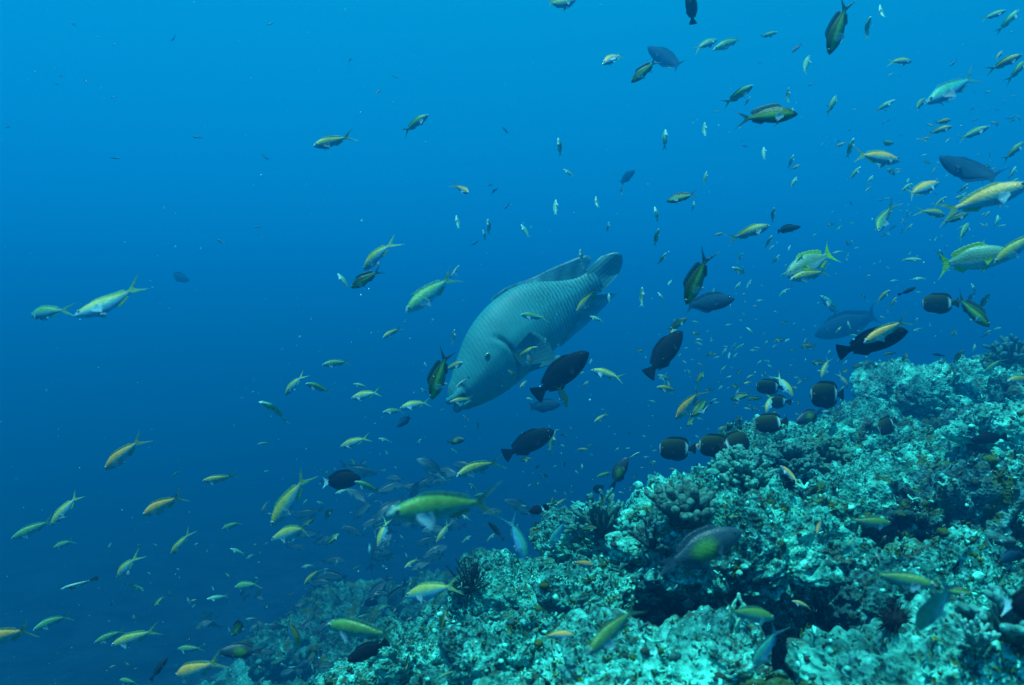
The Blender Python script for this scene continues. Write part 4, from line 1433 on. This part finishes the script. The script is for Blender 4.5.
def parse(line, idx):
    a = [t.strip() for t in line.split('|')]
    w = a[0].split()
    opt = {}
    for t in w[5:]:
        q, val = t.split('=')
        opt[q] = val if q == 'd' else float(val)
    o, Y = put_fish(w[0], *[float(t) for t in w[1:5]], opt, idx * 13 + 5)
    hx, hy, tx, ty = [float(t) for t in w[1:5]]
    fish.append(dict(o=o, code=w[0], x=(hx + tx) / 2, y=(hy + ty) / 2, hx=hx, hy=hy, len=math.hypot(hx - tx, hy - ty), dx=hx - tx, dy=hy - ty,
                     ref=a[1] if len(a) > 1 else '', label=a[2] if len(a) > 2 else ''))


for i, line in enumerate(CAT.strip().splitlines()):
    parse(line, i)

# labels: hand-written for the large ones, the rest told by look, heading and the neighbour they swim by
LAND = [(f['x'], f['y'], f['ref'], f) for f in fish if f['ref']]
LAND += [(610, 272, "the wrasse's tail", None), (555, 262, "the wrasse's back fin", None), (460, 392, "the wrasse's mouth", None), (500, 320, "the wrasse's back", None),
         (548, 345, "the wrasse's belly", None), (684, 500, "the brown finger coral", None), (744, 460, "the grey green bushy coral", None), (912, 372, "the lobed coral head on the crest", None),
         (600, 515, "the tangled dark coral", None), (468, 575, "the black feather star", None), (738, 600, "the black cave", None), (352, 600, "the largest distant mound", None),
         (862, 560, "the dark hollow behind the shelf", None), (255, 60, "the empty upper corner of the water", None)]
GRP = {'anthias': 'anthias schooling in the water over the reef', 'parrotfish': 'black parrotfish', 'surgeonfish': 'surgeonfish around the reef', 'butterflyfish': 'dark banded butterflyfish over the reef',
       'unicornfish': 'dim unicornfish in the blue', 'snapper': 'snappers above the reef', 'cleaner_wrasse': 'cleaner wrasse', 'damselfish': 'green flanked damselfish', 'triggerfish': 'slender dark triggerfish'}


def heading(f):
    a = math.degrees(math.atan2(-f['dy'], f['dx']))
    k = int(round(a / 45)) % 8
    return ['swimming rightward', 'climbing rightward', 'swimming straight up', 'climbing leftward', 'swimming leftward', 'diving leftward', 'diving straight down', 'diving rightward'][k]


used = set()
for f in fish:
    if f['label']: used.add(f['label'])
WORD = {'D': 'black', 'S': 'black', 'C': 'dark', 'U': 'dim blue', 'R': 'grey', 'K': 'slender dark', 'L': 'black striped', 'M': 'green flanked'}
for f in fish:
    o = f['o']; k = SPEC[f['code']]
    if not f['label']:
        size = 'tiny' if f['len'] < 14 else 'small' if f['len'] < 26 else 'medium'
        noun = k['name'].replace('_', ' ')
        cand = sorted(LAND, key=lambda t: math.hypot(t[0] - f['x'], t[1] - f['y']))
        for (x, y, ref, g_) in cand[:14]:
            ddx, ddy = f['x'] - x, f['y'] - y; dist = math.hypot(ddx, ddy)
            far = 'close' if dist < 30 else 'far' if dist > 95 else ''
            if abs(ddy) > 2.2 * abs(ddx): rel = 'above' if ddy < 0 else 'below'
            elif abs(ddx) > 2.2 * abs(ddy): rel = 'left of' if ddx < 0 else 'right of'
            else: rel = ('above' if ddy < 0 else 'below') + (' left of' if ddx < 0 else ' right of')
            lab = ' '.join(f"{size} {WORD.get(f['code'], k['word'])} {noun} {heading(f)} {far} {rel} {ref}".split())
            if lab not in used and len(lab.split()) <= 16:
                break
        used.add(lab); f['label'] = lab
    tag(o, f['label'], 'fish', GRP.get(k['name'], k['name']))

# those the photo shows only as specks: far dark slivers, the far grey school, the swarm of tiny fish over the crest
R = random.Random(77)
for i, (x, y) in enumerate(TINY_T):
    a = R.uniform(-.9, .9) + (math.pi if R.random() < .5 else 0); L = R.uniform(2.5, 5.5)
    o, _ = put_fish('T', x + L * math.cos(a), y + L * math.sin(a), x - L * math.cos(a), y - L * math.sin(a), {'Z': R.uniform(5, 6.5)}, 900 + i)
    tag(o, 'tiny dark far away fish, a mere sliver in the open blue water', 'fish', 'dark slivers of fish far away in the open blue')
for i in range(46):
    while True:
        x, y = R.gauss(398, 58), R.gauss(528, 34)
        if 285 < x < 545 and 455 < y < 600 and y > 455 + abs(x - 400) * .1: break
    a = R.gauss(.3, .5) + (math.pi if R.random() < .6 else 0); L = R.uniform(10, 21)
    o, _ = put_fish('F', x + L * math.cos(a), y - L * math.sin(a), x - L * math.cos(a), y + L * math.sin(a), {'Z': R.uniform(6.5, 9)}, 1200 + i)
    tag(o, 'dim grey fish of the far school massed behind the reef edge', 'fish', 'dim grey school behind the reef edge')
for i in range(30):
    x, y = R.uniform(205, 330), R.uniform(585, 683)
    a = R.gauss(.3, .6) + (math.pi if R.random() < .6 else 0); L = R.uniform(5, 12)
    o, _ = put_fish('F', x + L * math.cos(a), y - L * math.sin(a), x - L * math.cos(a), y + L * math.sin(a), {'Z': R.uniform(5.5, 7.5)}, 1500 + i)
    tag(o, 'dim grey fish of the lower school beside the distant mounds', 'fish', 'dim grey school beside the distant mounds')


SW = Geo()


def swarm(n, box, cond, code, Ls, Zs):
    """Far specks beyond the counted fish: all of them one mass."""
    for i in range(n):
        while True:
            x, y = R.uniform(box[0], box[2]), R.uniform(box[1], box[3])
            if cond(x, y): break
        a = R.uniform(0, 2 * math.pi); L = R.uniform(*Ls); Y = R.uniform(*Zs)
        h = reef_hit(x, y)
        if h is not None: Y = min(Y, h.y - .25)
        c = R.choice(code)
        t = SWARM_SRC[c]
        yw = R.uniform(-.6, .6); sc = 2 * L * Y / FPX
        hd = Vector((math.cos(a) * math.cos(yw), math.sin(yw), math.sin(a) * .7)).normalized()
        sd = Vector((0, 0, 1)).cross(hd).normalized(); u3 = hd.cross(sd)
        M = np.array(Matrix((hd, sd, u3)).transposed())
        SW.add(t[0] @ M.T * sc + np.array(at(x, y, Y)), t[1], t[2])


SWARM_SRC = {}
for c in 'PGTA':
    me = fish_mesh(c, 0)
    co = np.empty(len(me.vertices) * 3, np.float32); me.vertices.foreach_get("co", co)
    li = np.empty(len(me.loops), np.int32); me.loops.foreach_get("vertex_index", li)
    cl = np.empty(len(me.vertices) * 4, np.float32); me.color_attributes["Col"].data.foreach_get("color", cl)
    SWARM_SRC[c] = (co.reshape(-1, 3), li.reshape(-1, 4), cl.reshape(-1, 4))
swarm(80, (640, 330, 900, 470), lambda x, y: y < 500 - (x - 640) * .45, 'PPGA', (2.2, 5.0), (3.2, 4.6))
swarm(60, (300, 560, 700, 684), lambda x, y: y > 600 - (x - 300) * .2, 'GPA', (2.0, 4.5), (1.2, 3.4))
swarm(40, (110, 540, 330, 684), lambda x, y: True, 'PGA', (2.0, 5.0), (3.0, 5.0))
swarm(70, (690, 300, 850, 425), lambda x, y: y < 470 - (x - 690) * .25, 'PPG', (2.0, 4.5), (4.2, 6.5))
swarm(50, (520, 425, 700, 520), lambda x, y: y < 540 - (x - 520) * .3, 'PPG', (1.8, 3.5), (3.8, 5.8))
swarm(70, (255, 450, 560, 600), lambda x, y: y > 430 + abs(x - 420) * .25, 'PPG', (1.8, 4.2), (3.2, 5.5))
swarm(90, (740, 60, 1022, 330), lambda x, y: y > 330 - (x - 700) * .9, 'PPPGA', (2.2, 5.5), (3.4, 5.5))
swarm(60, (640, 60, 1020, 290), lambda x, y: y < 60 + (x - 560) * .6, 'PT', (1.8, 3.8), (6, 9))
tag(link('fish_swarm', SW.mesh('fish_swarm'), M_FISH), 'swarm of tiny fish specks in the water beyond the reef crest', 'fish', kind='stuff')

# ------------------------------------------------------------------ drifting particles, and the water itself
npr = np.random.RandomState(12)
vs_, fs_ = [], []
octa = np.array([(1, 0, 0), (-1, 0, 0), (0, 1, 0), (0, -1, 0), (0, 0, 1), (0, 0, -1)], float)
of = np.array([(0, 2, 4), (2, 1, 4), (1, 3, 4), (3, 0, 4), (2, 0, 5), (1, 2, 5), (3, 1, 5), (0, 3, 5)])
cnt = 0
for i in range(1500):
    Y = npr.uniform(.7, 4.0); c = at(npr.uniform(-150, 1170), npr.uniform(-60, 690), Y)
    rad = npr.uniform(.3, .75) * .001 * (1 + 1.3 * (npr.rand() < .06)) * Y ** .7
    vs_.append(octa * rad * npr.uniform(.6, 1.4, (1, 3)) + np.array(c)); fs_.append(of + cnt); cnt += 6
ms = make_mesh("drifting_particles", np.vstack(vs_), np.vstack(fs_), np.tile((.35, .6, .6, 1.0), (cnt, 1)))
tag(link("drifting_particles", ms, M_CORAL), 'pale specks of plankton drifting in the blue water', 'plankton', kind='stuff')

hv, hf = np.array([(x, y, z) for x in (-30, 30) for y in (-6, 34) for z in (-8.5, 3.2)], float), np.array([(0, 1, 3, 2), (4, 6, 7, 5), (0, 4, 5, 1), (2, 3, 7, 6), (0, 2, 6, 4), (1, 5, 7, 3)])
hm = bpy.data.materials.new("water_haze"); hm.use_nodes = True
hn, hl = hm.node_tree.nodes, hm.node_tree.links
hn.clear()
pv = hn.new("ShaderNodeVolumePrincipled")
pv.inputs["Color"].default_value = HAZE_COL
pv.inputs["Density"].default_value = HAZE_D
pv.inputs["Anisotropy"].default_value = 0.42
ho = hn.new("ShaderNodeOutputMaterial")
hl.new(pv.outputs[0], ho.inputs["Volume"])
hz = link("haze", make_mesh("haze", hv, hf, None, False), hm)
tag(hz, kind='stuff')
